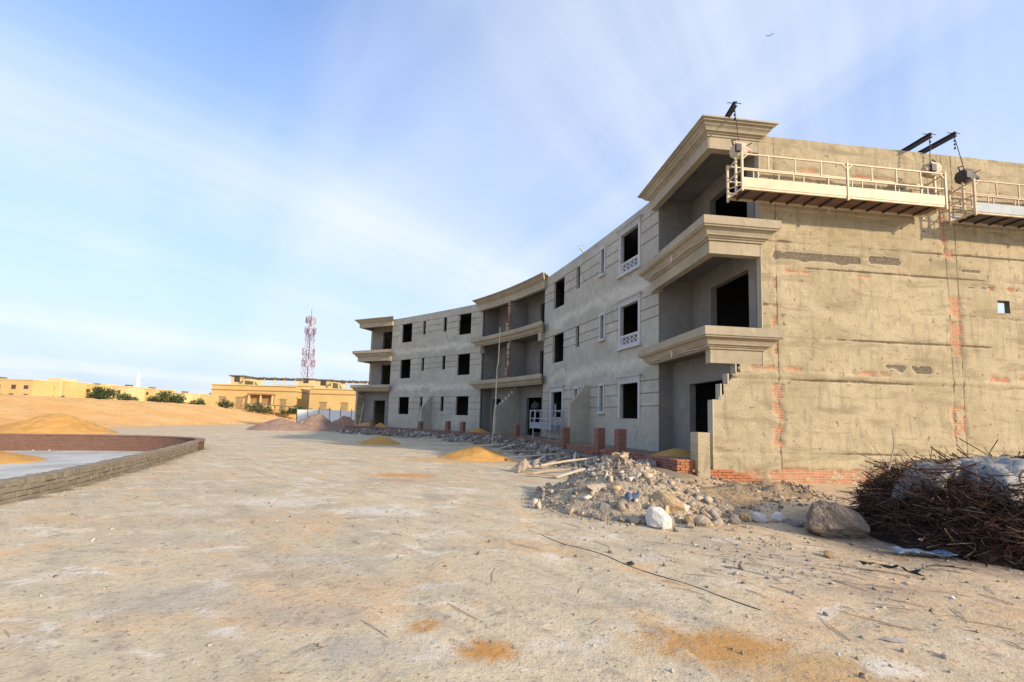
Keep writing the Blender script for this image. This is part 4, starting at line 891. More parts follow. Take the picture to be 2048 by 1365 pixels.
GREYS = [(.40, .38, .35), (.32, .30, .28), (.50, .46, .40), (.60, .56, .50), (.44, .36, .28), (.36, .20, .14), (.24, .21, .19)]
def rock_meshes(n, m, seed0, sub=4, cuts=11):
    out = []
    for k in range(n):
        r = random.Random(seed0 + k); bm = bmesh.new(); bmesh.ops.create_icosphere(bm, subdivisions=sub, radius=1.0)
        for c in range(cuts):
            d = Vector((r.gauss(0, 1), r.gauss(0, 1), r.gauss(0, 1))).normalized(); off = r.uniform(.58, .86)
            for v in bm.verts:
                e = v.co.dot(d) - off
                if e > 0: v.co -= d * e * .95
        for v in bm.verts:
            p = v.co * 7.0 + Vector((k * 3, 0, 0)); v.co *= 1 + .07 * (float(fbm(np.array([p.x + p.z * .8]), np.array([p.y - p.z * .6]), 3, seed0 + k + 50)[0]) - .5)
            p = v.co * 2.3 + Vector((k * 7, 0, 0)); q = float(fbm(np.array([p.x + p.z]), np.array([p.y - p.z * .7]), 3, seed0 + k)[0]) - .5; v.co *= 1 + .26 * q
        me = bpy.data.meshes.new('rock'); bm.to_mesh(me); bm.free(); me.materials.append(m); out.append(me)
    return out
M['rock_white'] = simple('white limestone', (.78, .74, .68), (.68, .62, .54), 2.5, .92, .03, 9, rnd=True, lo=.4, hi=.8)
M['rock_cream'] = simple('cream limestone', (.66, .57, .44), (.56, .46, .34), 2.2, .93, .05, 7, rnd=True)
M['rock_tan'] = simple('tan sandstone', (.60, .44, .26), (.52, .36, .20), 2.2, .93, .05, 7, rnd=True)
M['rock_grey'] = simple('grey rubble stone', (.34, .31, .28), (.44, .40, .35), 2.2, .93, .05, 7, rnd=True)
M['rock_brown'] = simple('brown grey boulder', (.26, .205, .155), (.36, .29, .22), 2.6, .95, .16, 5, rnd=True)
RK = {k: rock_meshes(3, M[k], 100 + 10 * i, 4, 16 if 'white' in k else 11) for i, k in enumerate(('rock_white', 'rock_cream', 'rock_tan', 'rock_grey', 'rock_brown'))}
def rock(name, kind, x, y, sx, sy, sz, rz, label, v=0, z=None, group=None, sink=.22, tilt=0.0):
    o = link(name, RK[kind][v % 3]); o.scale = (sx / 2, sy / 2, sz / 2); o.rotation_euler = (tilt, tilt * .5, rz)
    o.location = (x, y, (gzf(x, y) if z is None else z) + sz * (.5 - sink)); tag(o, label, 'rock', group); return o
def rubble_h(x, y):
    u = (x - 2.25) * .86 - (y - 8.75) * .52; v = (x - 2.25) * .52 + (y - 8.75) * .86
    t = np.sqrt((u / np.where(u < 0, 1.75, 1.95)) ** 2 + (v / np.where(v < 0, 1.75, 1.9)) ** 2) * (1 + .3 * (fbm(x * 1.2, y * 1.2, 3, 61) - .5))
    p = np.clip(1 - t, 0, 1); return .90 * p ** 1.05 * (1 + .35 * (fbm(x * 3, y * 3, 3, 63) - .5)) - .06 * sst(.1, 0, p), t
def rubble():
    xs = np.arange(-.3, 5.3, .06); X, Y = np.meshgrid(xs, np.arange(6.2, 11.6, .06)); H, t = rubble_h(X, Y)
    Z = gz(X, Y) + H + .05 * (fbm(X * 9, Y * 9, 2, 65) - .5) * (t < 1)
    o = link('rubble_heap', grid_mesh('rubble_heap', X - 2.25, Y - 8.75, Z, (t < 1.05)[:-1, :-1]), M['rubble_soil'], smooth=True, loc=(2.25, 8.75, 0)); tag(o, 'heap of broken plaster, soil and stones dumped by the road before the building corner', 'rubble heap')
    r = np.random.default_rng(5); n = 12000; x = r.normal(2.3, 1.0, n * 2); y = r.normal(8.6, .95, n * 2); h, t = rubble_h(x, y); k = (t < 1.12); x, y, h, t = x[k][:n], y[k][:n], h[k][:n], t[k][:n]
    z = gz(x, y) + np.maximum(h, 0); s = .005 + .13 * r.random(len(x)) ** 50 + .018 * r.random(len(x)); s *= np.where(t > .75, 1.2, 1.0)
    me = chips_mesh('rubble_chips', np.stack([x - 2.25, y - 8.75, z], 1), s, [(.46, .38, .28), (.54, .43, .29), (.34, .30, .25), (.60, .50, .36), (.42, .34, .25), (.26, .23, .20), (.55, .38, .21), (.72, .64, .52), (.32, .29, .26)], seed=6); c = link('rubble_chips', me, M['tone'], o); c['kind'] = 'stuff'
M['rubble_soil'] = simple('rubble soil', (.40, .33, .235), (.54, .43, .29), 2.2, .97, .06, 14, world=True)
rubble()
def spoil_ridge():
    xs = np.arange(2.8, 7.4, .07); X, Y = np.meshgrid(xs, np.arange(7.0, 12.0, .07)); yc = np.interp(X, [2.8, 3.6, 4.6, 5.6, 7.4], [9.6, 9.2, 9.6, 10.6, 11.3])
    t = np.abs(Y - yc) / (1.15 + .5 * (fbm(X * .9, X * 0, 2, 101) - .5)) + sst(3.3, 2.8, X) + sst(6.9, 7.4, X); t = t * (1 + .5 * (fbm(X * 1.4, Y * 1.4, 3, 103) - .5))
    H = .26 * np.clip(1 - t, 0, 1) ** .8 * (.15 + 1.5 * fbm(X * 2.2, Y * 2.2, 3, 105) ** 1.5 + .7 * (fbm(X * 7, Y * 7, 2, 107) - .5)); Z = gz(X, Y) + H - .03 * (t > .9)
    o = link('soil_ridge', grid_mesh('soil_ridge', X - 5, Y - 10, Z, (t < 1.03)[:-1, :-1]), M['ridge_soil'], smooth=True, loc=(5, 10, 0)); tag(o, 'low ridge of orange soil and chips trailing from the rubble heap along the gable foot', 'soil ridge')
    r = np.random.default_rng(15); n = 6500; x = r.uniform(3.0, 7.6, n); y = np.interp(x, [2.8, 3.6, 4.6, 5.6, 7.4], [9.6, 9.2, 9.6, 10.6, 11.3]) + r.normal(0, .75, n); z = gz(x, y) + .05 * (np.abs(y - np.interp(x, [2.8, 3.6, 4.6, 5.6, 7.4], [9.6, 9.2, 9.6, 10.6, 11.3])) < .7)
    me = chips_mesh('ridge_chips', np.stack([x - 5, y - 10, z], 1), .006 + .10 * r.random(n) ** 10 + .02 * r.random(n), [(.44, .33, .21), (.30, .25, .2), (.20, .17, .14), (.56, .47, .36), (.5, .33, .18), (.15, .13, .11)], seed=16); c = link('ridge_chips', me, M['tone'], o); c['kind'] = 'stuff'
M['ridge_soil'] = simple('orange spoil', (.42, .30, .17), (.30, .23, .15), 2.0, .97, .05, 14, world=True)
spoil_ridge()
FOOT = 'stones round the foot of the rubble heap'
rock('rock', 'rock_white', 2.32, 6.86, .43, .40, .40, .3, 'big white limestone block at the front foot of the rubble heap', 0)
rock('rock', 'rock_tan', 2.62, 7.55, .72, .42, .46, -.5, 'large tan slanting rock just behind the white limestone block', 1, z=.06, tilt=.3)
rock('rock', 'rock_cream', 1.34, 7.88, .27, .25, .27, .2, 'round cream rock at the left foot of the rubble heap', 2)
rock('rock', 'rock_cream', 1.16, 8.18, .28, .24, .34, 1.1, 'cream rock behind the round one at the left of the rubble heap', 0, z=.02)
rock('rock', 'rock_grey', 1.63, 7.55, .32, .28, .34, .6, 'dark grey rock right of the round cream rock', 1)
rock('rock', 'rock_cream', 1.66, 8.05, .62, .24, .20, .25, 'flat cream slab stuck in the front of the rubble heap', 2, z=.32, tilt=.2)
rock('rock', 'rock_cream', 3.02, 8.9, .22, .20, .42, .5, 'upright cream stone on the right slope of the rubble heap', 0, z=.30, tilt=.2)
rock('rock', 'rock_cream', 3.0, 8.5, .24, .22, .24, 1.5, 'pale stone below the upright one on the rubble heap', 1, z=.25)
rock('rock', 'rock_tan', 2.20, 9.0, .40, .34, .24, .9, 'tan lump of plaster crowning the rubble heap', 1, z=.78)
for i, (x, y, s, k) in enumerate(((1.45, 7.35, .16, 3), (1.85, 7.12, .14, 1), (2.02, 7.02, .17, 1), (1.72, 7.30, .15, 3), (1.55, 7.20, .10, 1), (2.90, 7.02, .22, 2), (2.78, 6.78, .13, 1), (3.05, 6.95, .24, 1), (3.25, 7.2, .16, 3), (3.3, 7.6, .20, 2), (2.15, 7.45, .20, 3), (1.95, 7.5, .22, 3), (1.0, 8.6, .20, 3), (.85, 8.95, .18, 3), (.75, 9.3, .14, 1), (3.5, 7.55, .12, 3), (2.5, 6.6, .09, 1), (1.2, 7.6, .10, 3))):
    rock('rock', ('', 'rock_cream', 'rock_tan', 'rock_grey')[k], x, y, s * 1.2, s, s * .95, i * 1.3, ('', 'small cream broken stone lying round the foot of the rubble heap', 'small tan broken stone at the right foot of the rubble heap', 'small grey broken stone lying round the foot of the rubble heap')[k], i, group=FOOT)
rock('boulder', 'rock_brown', 4.90, 6.62, .95, .74, .60, -.3, 'big brown grey boulder beside the brushwood pile', 0, tilt=.25)
rock('rock', 'rock_white', 4.42, 7.28, .26, .2, .22, .3, 'white block at the right end of the row of stones', 1)
rock('rock', 'rock_white', 4.17, 7.36, .28, .2, .20, -.2, 'brick stained white block in the middle of the row of stones', 2)
rock('rock', 'rock_tan', 3.95, 7.42, .18, .16, .22, .8, 'tan stone at the left end of the row of stones', 0)
rock('rock', 'rock_grey', 3.68, 7.2, .26, .2, .18, .1, 'dark grey lump left of the row of stones', 0)
rock('rock', 'rock_grey', 4.62, 7.15, .34, .22, .14, -.5, 'flat grey slab leaning by the boulder', 1, tilt=.3)
rock('rock', 'rock_tan', 4.02, 5.58, .20, .12, .10, .5, 'flat orange stone alone on the ground before the boulder', 2)
rock('rock', 'rock_cream', 2.60, 4.95, .09, .07, .12, .5, 'small upright cream stone in the dark litter patch', 2)
rock('rock', 'rock_white', 2.95, 3.42, .20, .08, .03, -.1, 'thin white shard lying flat near the lower right', 1)

def debris_strip():
    r = np.random.default_rng(8); n = 15000; s = 1.0 + 32.5 * r.random(n) ** 1.15; out = r.power(1.6, n); d = .05 + 2.4 * (1 - out) ** 1.2
    seg = np.array([14.26, 7.0, 14.26]); P = np.array([(16.92, -6.02), (3.5, -1.15), (-3.5, -1.15), (-16.92, -6.02)])
    X = np.interp(s, np.concatenate([[0], np.cumsum(seg)]), P[:, 0]); Y = np.interp(s, np.concatenate([[0], np.cumsum(seg)]), P[:, 1]) - d
    wx = BM[0] + LX.x * X + LY.x * Y; wy = BM[1] + LX.y * X + LY.y * Y; cl = fbm(wx * .8, wy * .8, 3, 71); k = (cl > .38) & (np.hypot(wx - 2.3, wy - 8.7) > 1.2); wx, wy = wx[k], wy[k]
    sz = .03 + .20 * r.random(len(wx)) ** 3.5; z = gz(wx, wy)
    me = chips_mesh('debris', np.stack([wx, wy, z], 1), sz, [(.28, .265, .245), (.22, .205, .19), (.34, .31, .27), (.42, .39, .35), (.30, .245, .19), (.28, .15, .11), (.17, .15, .135), (.55, .52, .48), (.14, .125, .115)], seed=9)
    stuff(link('debris', me, M['tone']), 'strip of broken stone, brick and rubbish along the garden wall', 'debris')
    # sparse litter of pebbles and grit on the open ground
    n = 1900; x = np.concatenate([r.uniform(-7.5, 7.5, n), r.normal(3.6, 1.3, 2600), r.normal(-8.6, .9, 700), r.uniform(4.8, 9, 900)]); y = np.concatenate([2.2 + 14 * r.random(n) ** 1.6, r.normal(5.6, 1.5, 2600), r.uniform(7, 17, 700), r.uniform(8, 12, 900)])
    x[n + 2600:n + 3300] = np.interp(y[n + 2600:n + 3300], [7, 8.8, 10.3, 12.7, 17.3], [-8.0, -8.5, -9.1, -10.0, -12.2]) + r.gamma(1.2, .3, 700)
    k = (y > 2.0) & ~in_poly(x, y, BASIN_POLY); x, y = x[k], y[k]; sz = .005 + .042 * r.random(len(x)) ** 8
    me = chips_mesh('pebbles', np.stack([x, y, gz(x, y)], 1), sz, EARTH[:3] + GREYS[:3] + EARTH[4:] + [(.66, .60, .52), (.14, .12, .10), (.2, .17, .14), (.24, .2, .17)], (1, 1, .6), seed=10)
    stuff(link('pebbles', me, M['tone']), 'pebbles and grit strewn over the road', 'pebbles')
debris_strip()
def sticks():
    r = random.Random(4); lab = ('round brown stick lying in the debris before the facade', 'flat pale board lying in the debris before the facade', 'flat brown board lying in the debris before the facade', 'round pale stick lying in the debris before the facade')
    spots = [(1.25, 13.0, 1.5, .6), (.95, 17.2, 2.4, .05), (1.5, 15.2, 1.9, .9), (2.0, 13.6, 1.2, 2.2), (.7, 14.2, 1.1, .2), (2.3, 15.6, 1.6, 1.4), (.2, 19.5, 2.0, .3), (-1.6, 22.4, 2.6, .1), (1.9, 17.6, 1.3, 2.6), (-3.2, 24.6, 2.4, .2), (.9, 12.2, .9, 2.9), (1.7, 12.3, 1.3, .8), (2.4, 12.9, 1.4, .3), (1.0, 15.8, 1.8, 1.2), (.3, 16.4, 1.2, 2.4), (1.8, 14.4, 2.2, .15), (2.6, 14.3, .9, 2.0), (-.4, 21.0, 1.8, .8), (-2.4, 25.2, 1.6, 2.5), (-5.0, 28.2, 2.2, .4), (1.3, 18.6, 1.7, .5), (2.9, 13.2, 1.0, 1.1)]
    for i, (x, y, L, a) in enumerate(spots):
        c, s = math.cos(a) * L / 2, math.sin(a) * L / 2; z0 = gzf(x - c, y - s); z1 = gzf(x + c, y + s); b = MB()
        if i % 3: b.bar((-c, -s, z0 + .06), (c, s, z1 + .08 + .12 * (i % 2)), .11, .035)
        else: b.tube([(-c, -s, z0 + .05), (0, .05, (z0 + z1) / 2 + .10), (c, s, z1 + .10)], [.035, .04, .028], 6)
        tag(b.build('timber_scrap', M['wood_pale' if i % 2 else 'wood'], loc=(x, y, 0)), lab[(1 if i % 2 else 2) if i % 3 else (3 if i % 2 else 0)], 'timber', 'timber offcuts in the debris')
M['sack'] = simple('pale paper sack', (.46, .36, .28), (.34, .26, .20), 4, .9, .03, 8)
M['sheet_grey'] = simple('grey plastic sheet', (.19, .175, .155), (.30, .285, .26), 1.6, .6, .008, 16, spec=.3)
M['sheet_pale'] = simple('pale blue plastic sheet', (.25, .25, .24), (.36, .355, .335), 1.6, .55, .008, 16, spec=.3)
M['sheet_cream'] = simple('cream sack cloth', (.42, .31, .17), (.28, .20, .11), 4, .85, .04, 9)
M['sheet_blue'] = simple('blue plastic sheet', (.06, .10, .19), (.26, .32, .38), 4, .5, .02, 9, spec=.4)
sticks()

# ------------------------------------------------------------------ brushwood pile with plastic sheets, scraps on the ground
def brush_h(x, y):
    u = (x - 7.55); v = (y - 6.75); a = -.45; p = u * math.cos(a) - v * math.sin(a); q = u * math.sin(a) + v * math.cos(a)
    t = np.sqrt((p / 2.35) ** 2 + (q / 1.75) ** 2) * (1 + .22 * (fbm(x * 1.3, y * 1.3, 3, 91) - .5)); return 1.16 * np.clip(1 - t ** 3.2, 0, 1) ** .8, t
def brush():
    root = empty('brushwood_pile', (7.55, 6.75, 0)); tag(root, 'tall dark pile of dry brushwood and roots at the right edge', 'brushwood')
    X, Y = np.meshgrid(np.arange(4.6, 10.2, .08), np.arange(4.2, 9.4, .08)); H, t = brush_h(X, Y)
    Z = gz(X, Y) + H * (.62 + .30 * (fbm(X * 2.5, Y * 2.5, 3, 93))) - .12
    b = link('mound', grid_mesh('mound', X - 7.55, Y - 6.75, Z, (t < 1.0)[:-1, :-1]), simple('dark brush litter', (.022, .014, .012), (.04, .026, .02), 5, .97, .05, 10, world=True), root, smooth=True)
    r = np.random.default_rng(12); n = 11000; K = 4; V = []; ang = r.uniform(0, 6.28, n); rr = np.sqrt(r.random(n)) * .93
    x = 7.55 + rr * 2.3 * np.cos(ang) * .97; y = 6.75 + rr * 1.75 * np.sin(ang); a = .45; x, y = 7.55 + (x - 7.55) * math.cos(a) - (y - 6.75) * math.sin(a), 6.75 + (x - 7.55) * math.sin(a) + (y - 6.75) * math.cos(a)
    keep = (x < 8.8); x, y = x[keep], y[keep]; n = len(x)
    shell = r.random(n) < .5; an = r.uniform(2.2, 5.6, n); tt_ = r.uniform(.72, .97, n); sx_ = tt_ * 2.35 * np.cos(an); sy_ = tt_ * 1.75 * np.sin(an); a_ = .45; x = np.where(shell, 7.55 + sx_ * math.cos(a_) - sy_ * math.sin(a_), x); y = np.where(shell, 6.75 + sx_ * math.sin(a_) + sy_ * math.cos(a_), y)
    h, t = brush_h(x, y); z = gz(x, y) + np.where(shell, 1.12 * r.random(n) * np.clip((1.02 - tt_) / .25, .10, 1), h * r.uniform(.1, 1.0, n) ** .45 * 1.04)
    L = r.gamma(2.2, .12, n) + .10; d = r.normal(0, 1, (n, 3)); d[:, 2] *= .40; d /= np.linalg.norm(d, axis=1)[:, None]; bend = r.normal(0, .55, (n, 3)); rad = .0028 + .012 * r.random(n) ** 4
    P = np.stack([x, y, z], 1); u = np.cross(d, (0.3, .2, 1.)); u /= np.linalg.norm(u, axis=1)[:, None]; w = np.cross(d, u)
    for k in range(K):
        tt = k / (K - 1); c = P + d * (L * (tt - .5))[:, None] + bend * (L * (tt - .5) ** 2)[:, None]; rk = rad * (1 - .55 * tt)
        for j in range(3):
            aa = 2.094 * j; V.append(c + (u * math.cos(aa) + w * math.sin(aa)) * rk[:, None])
    V = np.stack(V, 1); V[:, :, 2] = np.maximum(V[:, :, 2], .01); fs = []
    for k in range(K - 1):
        for j in range(3): fs.append((k * 3 + j, k * 3 + (j + 1) % 3, (k + 1) * 3 + (j + 1) % 3, (k + 1) * 3 + j))
    Q = (np.arange(n)[:, None, None] * (3 * K) + np.array(fs)[None]).reshape(-1, 4); V = V - np.array([7.55, 6.75, 0])
    me = bpy.data.meshes.new('twigs'); me.vertices.add(n * 3 * K); me.vertices.foreach_set('co', V.ravel()); me.loops.add(Q.size); me.loops.foreach_set('vertex_index', Q.ravel().astype(np.int32)); me.polygons.add(len(Q)); me.polygons.foreach_set('loop_start', np.arange(0, Q.size, 4, dtype=np.int32)); me.update(calc_edges=True)
    pal = np.array([(.06, .032, .026), (.09, .05, .038), (.035, .02, .018), (.15, .095, .065), (.28, .20, .13)]); c = pal[r.choice(5, n, p=[.30, .26, .22, .15, .07])]; c = np.concatenate([np.repeat(c[:, None], 3 * K, 1).reshape(-1, 3), np.ones((n * 3 * K, 1))], 1); cattr(me, 'tone', c)
    o = link('twigs', me, M['tone_twig'], root); o['kind'] = 'stuff'
    n2 = 320; xx = 7.55 + r.normal(0, 1.2, n2); yy = 6.75 + r.normal(0, .9, n2); h, t = brush_h(xx, yy); k = (t < .98) & (xx < 8.6); me = chips_mesh('leaf_litter', np.stack([xx - 7.55, yy - 6.75, gz(xx, yy) + h * r.uniform(.3, 1.0, n2)], 1)[k], (.02 + .05 * r.random(n2))[k], [(.5, .46, .4), (.3, .26, .22), (.66, .62, .56)], (1.4, .8, .25), seed=14)
    o = link('paper_scraps', me, M['tone'], root); o['kind'] = 'stuff'
    for i, (a, c) in enumerate((((5.62, 6.5, 1.0), (5.66, 6.45, 1.62)), ((7.1, 5.9, 1.1), (7.5, 5.7, 1.42)))):
        b = MB(); m_ = (Vector(a) + Vector(c)) / 2 + Vector((.05, 0, .03)); b.tube([Vector(a) - Vector((7.55, 6.75, 0)), m_ - Vector((7.55, 6.75, 0)), Vector(c) - Vector((7.55, 6.75, 0))], [.012, .01, .006], 5); b.build('branch', M['wood'], root)
g = G('twig bark'); M['tone_twig'] = g.fin(g.at('tone', 'Color'), .9, None, .1)
brush()
def sheet(name, cx, cy, w, l, rz, m, label, fn, seed, fold=.10, cat='plastic sheet', step=.035, droop=0.0):
    nu, nv = int(w / step), int(l / step); U, V = np.meshgrid(np.linspace(-.5, .5, nu), np.linspace(-.5, .5, nv))
    wob = 1 + .35 * (fbm(U * 4 + seed, V * 4, 3, seed) - .5); X = U * w * wob; Y = V * l * wob; c, s = math.cos(rz), math.sin(rz); XX = cx + X * c - Y * s; YY = cy + X * s + Y * c
    fx = fbm(U * w * 5.5 + V * l * 2, V * l * 3.2, 3, seed + 3); rid = 1 - np.abs(fx - .5) * 4
    e = np.maximum(np.abs(U), np.abs(V)) * 2; base = fn(XX, YY)
    Z = base + .02 + fold * np.clip(rid, 0, 1) + fold * .5 * (fbm(U * 5, V * 5, 2, seed + 7) - .3) - droop * sst(.7, 1.0, e)
    edge = ((e < .70 + .55 * fbm(U * 6, V * 6, 3, seed + 11)) & (fbm(U * 7 + 3, V * 7, 3, seed + 15) > -1))[:-1, :-1]
    zb = float(Z[nv // 2, nu // 2]); me = grid_mesh(name, XX - cx, YY - cy, Z - zb, edge); bm = bmesh.new(); bm.from_mesh(me); bmesh.ops.delete(bm, geom=[v for v in bm.verts if not v.link_faces], context='VERTS'); bm.to_mesh(me); bm.free()
    o = link(name, me, m, smooth=True, loc=(cx, cy, zb)); md = o.modifiers.new('thickness', 'SOLIDIFY'); md.thickness = .004
    tag(o, label, cat); return o
top = lambda x, y: gz(x, y) + np.maximum(brush_h(x, y)[0], .0)
sheet('plastic_sheet', 6.22, 6.50, .9, .75, .4, M['sheet_grey'], 'grey crumpled plastic sheet on the left top of the brushwood pile', top, 5, .11, droop=.30)
sheet('plastic_sheet', 6.85, 6.15, .8, .8, .1, M['sheet_pale'], 'pale blue crumpled plastic sheet on the middle of the brushwood pile', top, 9, .11, droop=.35)
sheet('sack_cloth', 7.45, 6.05, .65, .6, .2, M['sheet_cream'], 'cream sack cloth on top of the brushwood pile at the picture edge', top, 13, .12, cat='sack')
sheet('plastic_sheet', 5.22, 5.62, .62, .22, -.25, M['sheet_blue'], 'blue and white plastic sheet on the ground at the foot of the brushwood pile', lambda x, y: gz(x, y) + .012, 17, .05)
sheet('black_rag', 4.24, 4.93, .50, .13, -.55, M['black_rag'], 'crumpled black rag lying on the ground before the brushwood', lambda x, y: gz(x, y) + .012, 21, .06, cat='rag')
sheet('black_strip', 4.98, 5.02, .40, .06, -.75, M['black_rag'], 'narrow black strip lying on the ground right of the rag', lambda x, y: gz(x, y) + .012, 25, .02, cat='strip', step=.02)
sheet('blue_rag', 2.12, 7.50, .26, .13, .2, M['sheet_blue'], 'dark blue rag caught in the front of the rubble heap', lambda x, y: gz(x, y) + rubble_h(x, y)[0] + .05, 29, .09, cat='rag')
for x, y, w_, l_, mt, lb, sd in ((.42, 13.3, .55, .45, 'sack', 'slumped pale cement sack at the left end of the debris', 33), (.80, 13.5, .45, .4, 'sheet_grey', 'grey crumpled sack leaning on the pale cement sack', 37)):
    sheet('cement_sack', x, y, w_, l_, .5, M[mt], lb, lambda X, Y, x=x, y=y: gz(X, Y) + .30 * np.exp(-((X - x) ** 2 + (Y - y) ** 2) / .035), sd, .12, cat='sack')
pts = [Vector((.29 + .175 * k, 6.46 - .2318 * k, 0)) for k in range(12)]
for i, p in enumerate(pts): p.x += .03 * math.sin(i * 1.7); p.z = gzf(p.x, p.y) + .002
o0 = pts[0].copy(); b = MB(); b.tube([p - o0 for p in smooth_path(pts, 4)], .0055, 5)
tag(b.build('cable', M['rubber'], loc=tuple(o0)), 'thin black cable lying straight across the road', 'cable')
b = MB(); b.tube([(0, 0, -.03), (.005, 0, .035)], .012, 7); b.tube([(0, 0, .0), (0, 0, .02)], .04, 8)
tag(b.build('metal_peg', M['steel_dark'], loc=(1.40, 5.06, gzf(1.4, 5.06))), 'small dark metal peg beside the cable on the road', 'peg')
def ground_twigs():
    r = random.Random(9); b = MB()
    for i in range(130):
        x, y = r.gauss(3.4, 1.1), r.gauss(4.9, .9)
        if i > 95: x, y = r.uniform(-5, 2), r.uniform(3, 8)
        if y < 2.4: continue
        a = r.uniform(0, 3.14) if i > 60 else r.gauss(-.5, .5); L = r.uniform(.05, .22); c, s = math.cos(a) * L, math.sin(a) * L
        b.tube([(x - c, y - s, gzf(x - c, y - s) + .004), (x + r.uniform(-.02, .02), y, gzf(x, y) + .012), (x + c, y + s, gzf(x + c, y + s) + .006)], [.003, .0045, .002], 4)
    stuff(b.build('dry_twigs', M['wood'], recalc=False), 'dry twigs and straw scattered on the ground', 'twigs')
ground_twigs()
def bird():
    root = Vector((.5, 40.0, 36.6)); d = 40.0; ray = Vector(((1536 - 1024) / 867.0, 1.0, .0)); b = MB()
    b.tube([(-.22, 0, 0), (-.08, 0, .03), (.08, 0, .03), (.2, 0, .01)], [.01, .06, .06, .02], 7)
    for s in (-1, 1):
        b.poly([(-.07, s * .04, .04), (.09, s * .04, .04), (.03, s * .32, .18), (-.06, s * .55, .12)]); b.poly([(-.07, s * .04, .03), (-.06, s * .55, .11), (.03, s * .32, .17), (.09, s * .04, .03)])
    o = b.build('bird', M['steel_dark'], recalc=False, loc=(22.2, 36.0, 36.4)); o.rotation_euler = (.3, -.5, .6); o.scale = (.65, .65, .65); tag(o, 'small dark bird flying high in the sky', 'bird')
bird()
# ------------------------------------------------------------------ background: houses, blocks, mast, fence, trees
M['ochre'] = simple('ochre render', (.60, .42, .17), (.68, .49, .22), .25, .9, .01, 6, world=True)
M['ochre_pale'] = simple('pale ochre render', (.66, .51, .25), (.72, .57, .31), .25, .9, .01, 6, world=True)
M['ochre_dark'] = simple('dark ochre trim', (.38, .22, .10), (.45, .27, .13), .5, .9, .01, 6, world=True)
M['pane'] = simple('dark window pane', (.05, .045, .04), (.09, .08, .07), 1, .35, 0, 6, spec=.5)
M['roof_dark'] = simple('dark roof trellis', (.13, .11, .10), (.20, .17, .15), 1, .9, 0, 6)
M['leaf'] = simple('dusty leaves', (.045, .075, .028), (.085, .115, .045), 3, .75, 0, 20, rnd=True)
M['bark'] = simple('bark', (.14, .10, .07), (.20, .15, .10), 5, .95, .01, 20)
PANE = None
M['shutter'] = simple('ochre louvred shutter', (.40, .29, .15), (.32, .22, .11), 2, .8, 0, 20)
def pane(parent, x, y, z, w, h, face='f', frame=False, m='pane'):
    b = MB()
    if face == 'f': b.box(-w / 2, w / 2, -.03, .10, 0, h)
    else: b.box(-.03, .10, -w / 2, w / 2, 0, h)
    o = b.build('window', M[m], parent, loc=(x, y, z))
    if frame:
        b = MB(); b.box(-w / 2 - .12, w / 2 + .12, -.10, -.035, -.16, -.02); b.build('sill', M['ochre_dark'], o)
        b = MB(); b.box(-w / 2 - .12, w / 2 + .12, -.10, -.035, h + .02, h + .14); b.build('lintel', M['ochre_dark'], o)
    return o
def at_px(px, D): return (px - 1024) / 867.0 * D
def block(px0, px1, D, h, label, m, stair=None, seed=0, dz=0.0):
    x0, x1 = at_px(px0, D), at_px(px1, D); w = x1 - x0; root = empty('apartment_block', (x0, D, 0)); tag(root, label, 'building', 'ochre apartment blocks on the skyline'); r = random.Random(seed)
    b = MB(); b.box(0, w, 0, 11, 0, h); b.build('wall', M[m], root)
    b = MB(); b.box(-.15, w + .15, -.15, 11.1, h + .002, h + .35); b.build('parapet', M['ochre_pale'], root)
    if stair:
        s0, s1, e = stair; b = MB(); b.box(w * s0, w * s1, -.9, 5, 0, h + e); b.build('stair_tower', M['ochre_pale'], root)
        for f in range(int(h / 3)): pane(root, w * (s0 + s1) / 2, -.93, 1.3 + 3 * f, .9, 1.2)
    n = max(2, int(w / 4.2))
    for f in range(int(h // 3)):
        for i in range(n):
            u = (i + .5) / n + r.uniform(-.03, .03)
            if stair and stair[0] - .05 < u < stair[1] + .05: continue
            if r.random() < .16: continue
            pane(root, w * u, -.02, 1.1 + 3.05 * f, r.choice((.9, 1.2, 1.5)), 1.25, frame=r.random() < .3)
    b = MB()
    for k in range(r.randint(1, 2)):
        u = r.uniform(.1, .8); b = MB(); b.box(w * u, w * u + 1.6, 3, 5, h + .36, h + 1.1); b.build('roof_tank', M['roof_dark'], root)
    return root
block(-95, 66, 150, 10.2, 'ochre apartment block with dark balcony at the left edge of the skyline', 'ochre', None, 1)
block(70, 130, 158, 10.4, 'ochre apartment block with tall stair tower right of the left edge block', 'ochre', (.50, .92, 1.3), 2)
block(133, 192, 166, 9.8, 'plain ochre apartment block left of the biggest bush', 'ochre', None, 3)
block(195, 256, 172, 9.9, 'pale ochre apartment block directly behind the biggest bush', 'ochre_pale', (.0, .35, 1.0), 4)
block(259, 310, 180, 9.6, 'ochre apartment block beside the white minaret', 'ochre', (.2, .5, .8), 5)
block(313, 372, 190, 8.6, 'low ochre block behind the long hedge of trees', 'ochre_pale', None, 6)
block(375, 440, 195, 8.4, 'low ochre block with small terraces left of the villas', 'ochre', (.0, .4, .5), 7)
# minaret
root = empty('minaret', (at_px(275, 230), 230, 0)); tag(root, 'slim white minaret rising behind the ochre blocks', 'minaret')
b = MB(); b.tube([(0, 0, 0), (0, 0, 15)], 1.1, 10); b.build('shaft', M['white_paint'], root)
b = MB(); b.tube([(0, 0, 14.2), (0, 0, 14.6), (0, 0, 15.0)], [1.1, 1.6, 1.6], 10); b.build('balcony', M['white_paint'], root)
b = MB(); b.tube([(0, 0, 15), (0, 0, 18), (0, 0, 19), (0, 0, 21)], [.8, .8, .6, .05], 10); b.build('top', M['white_paint'], root)

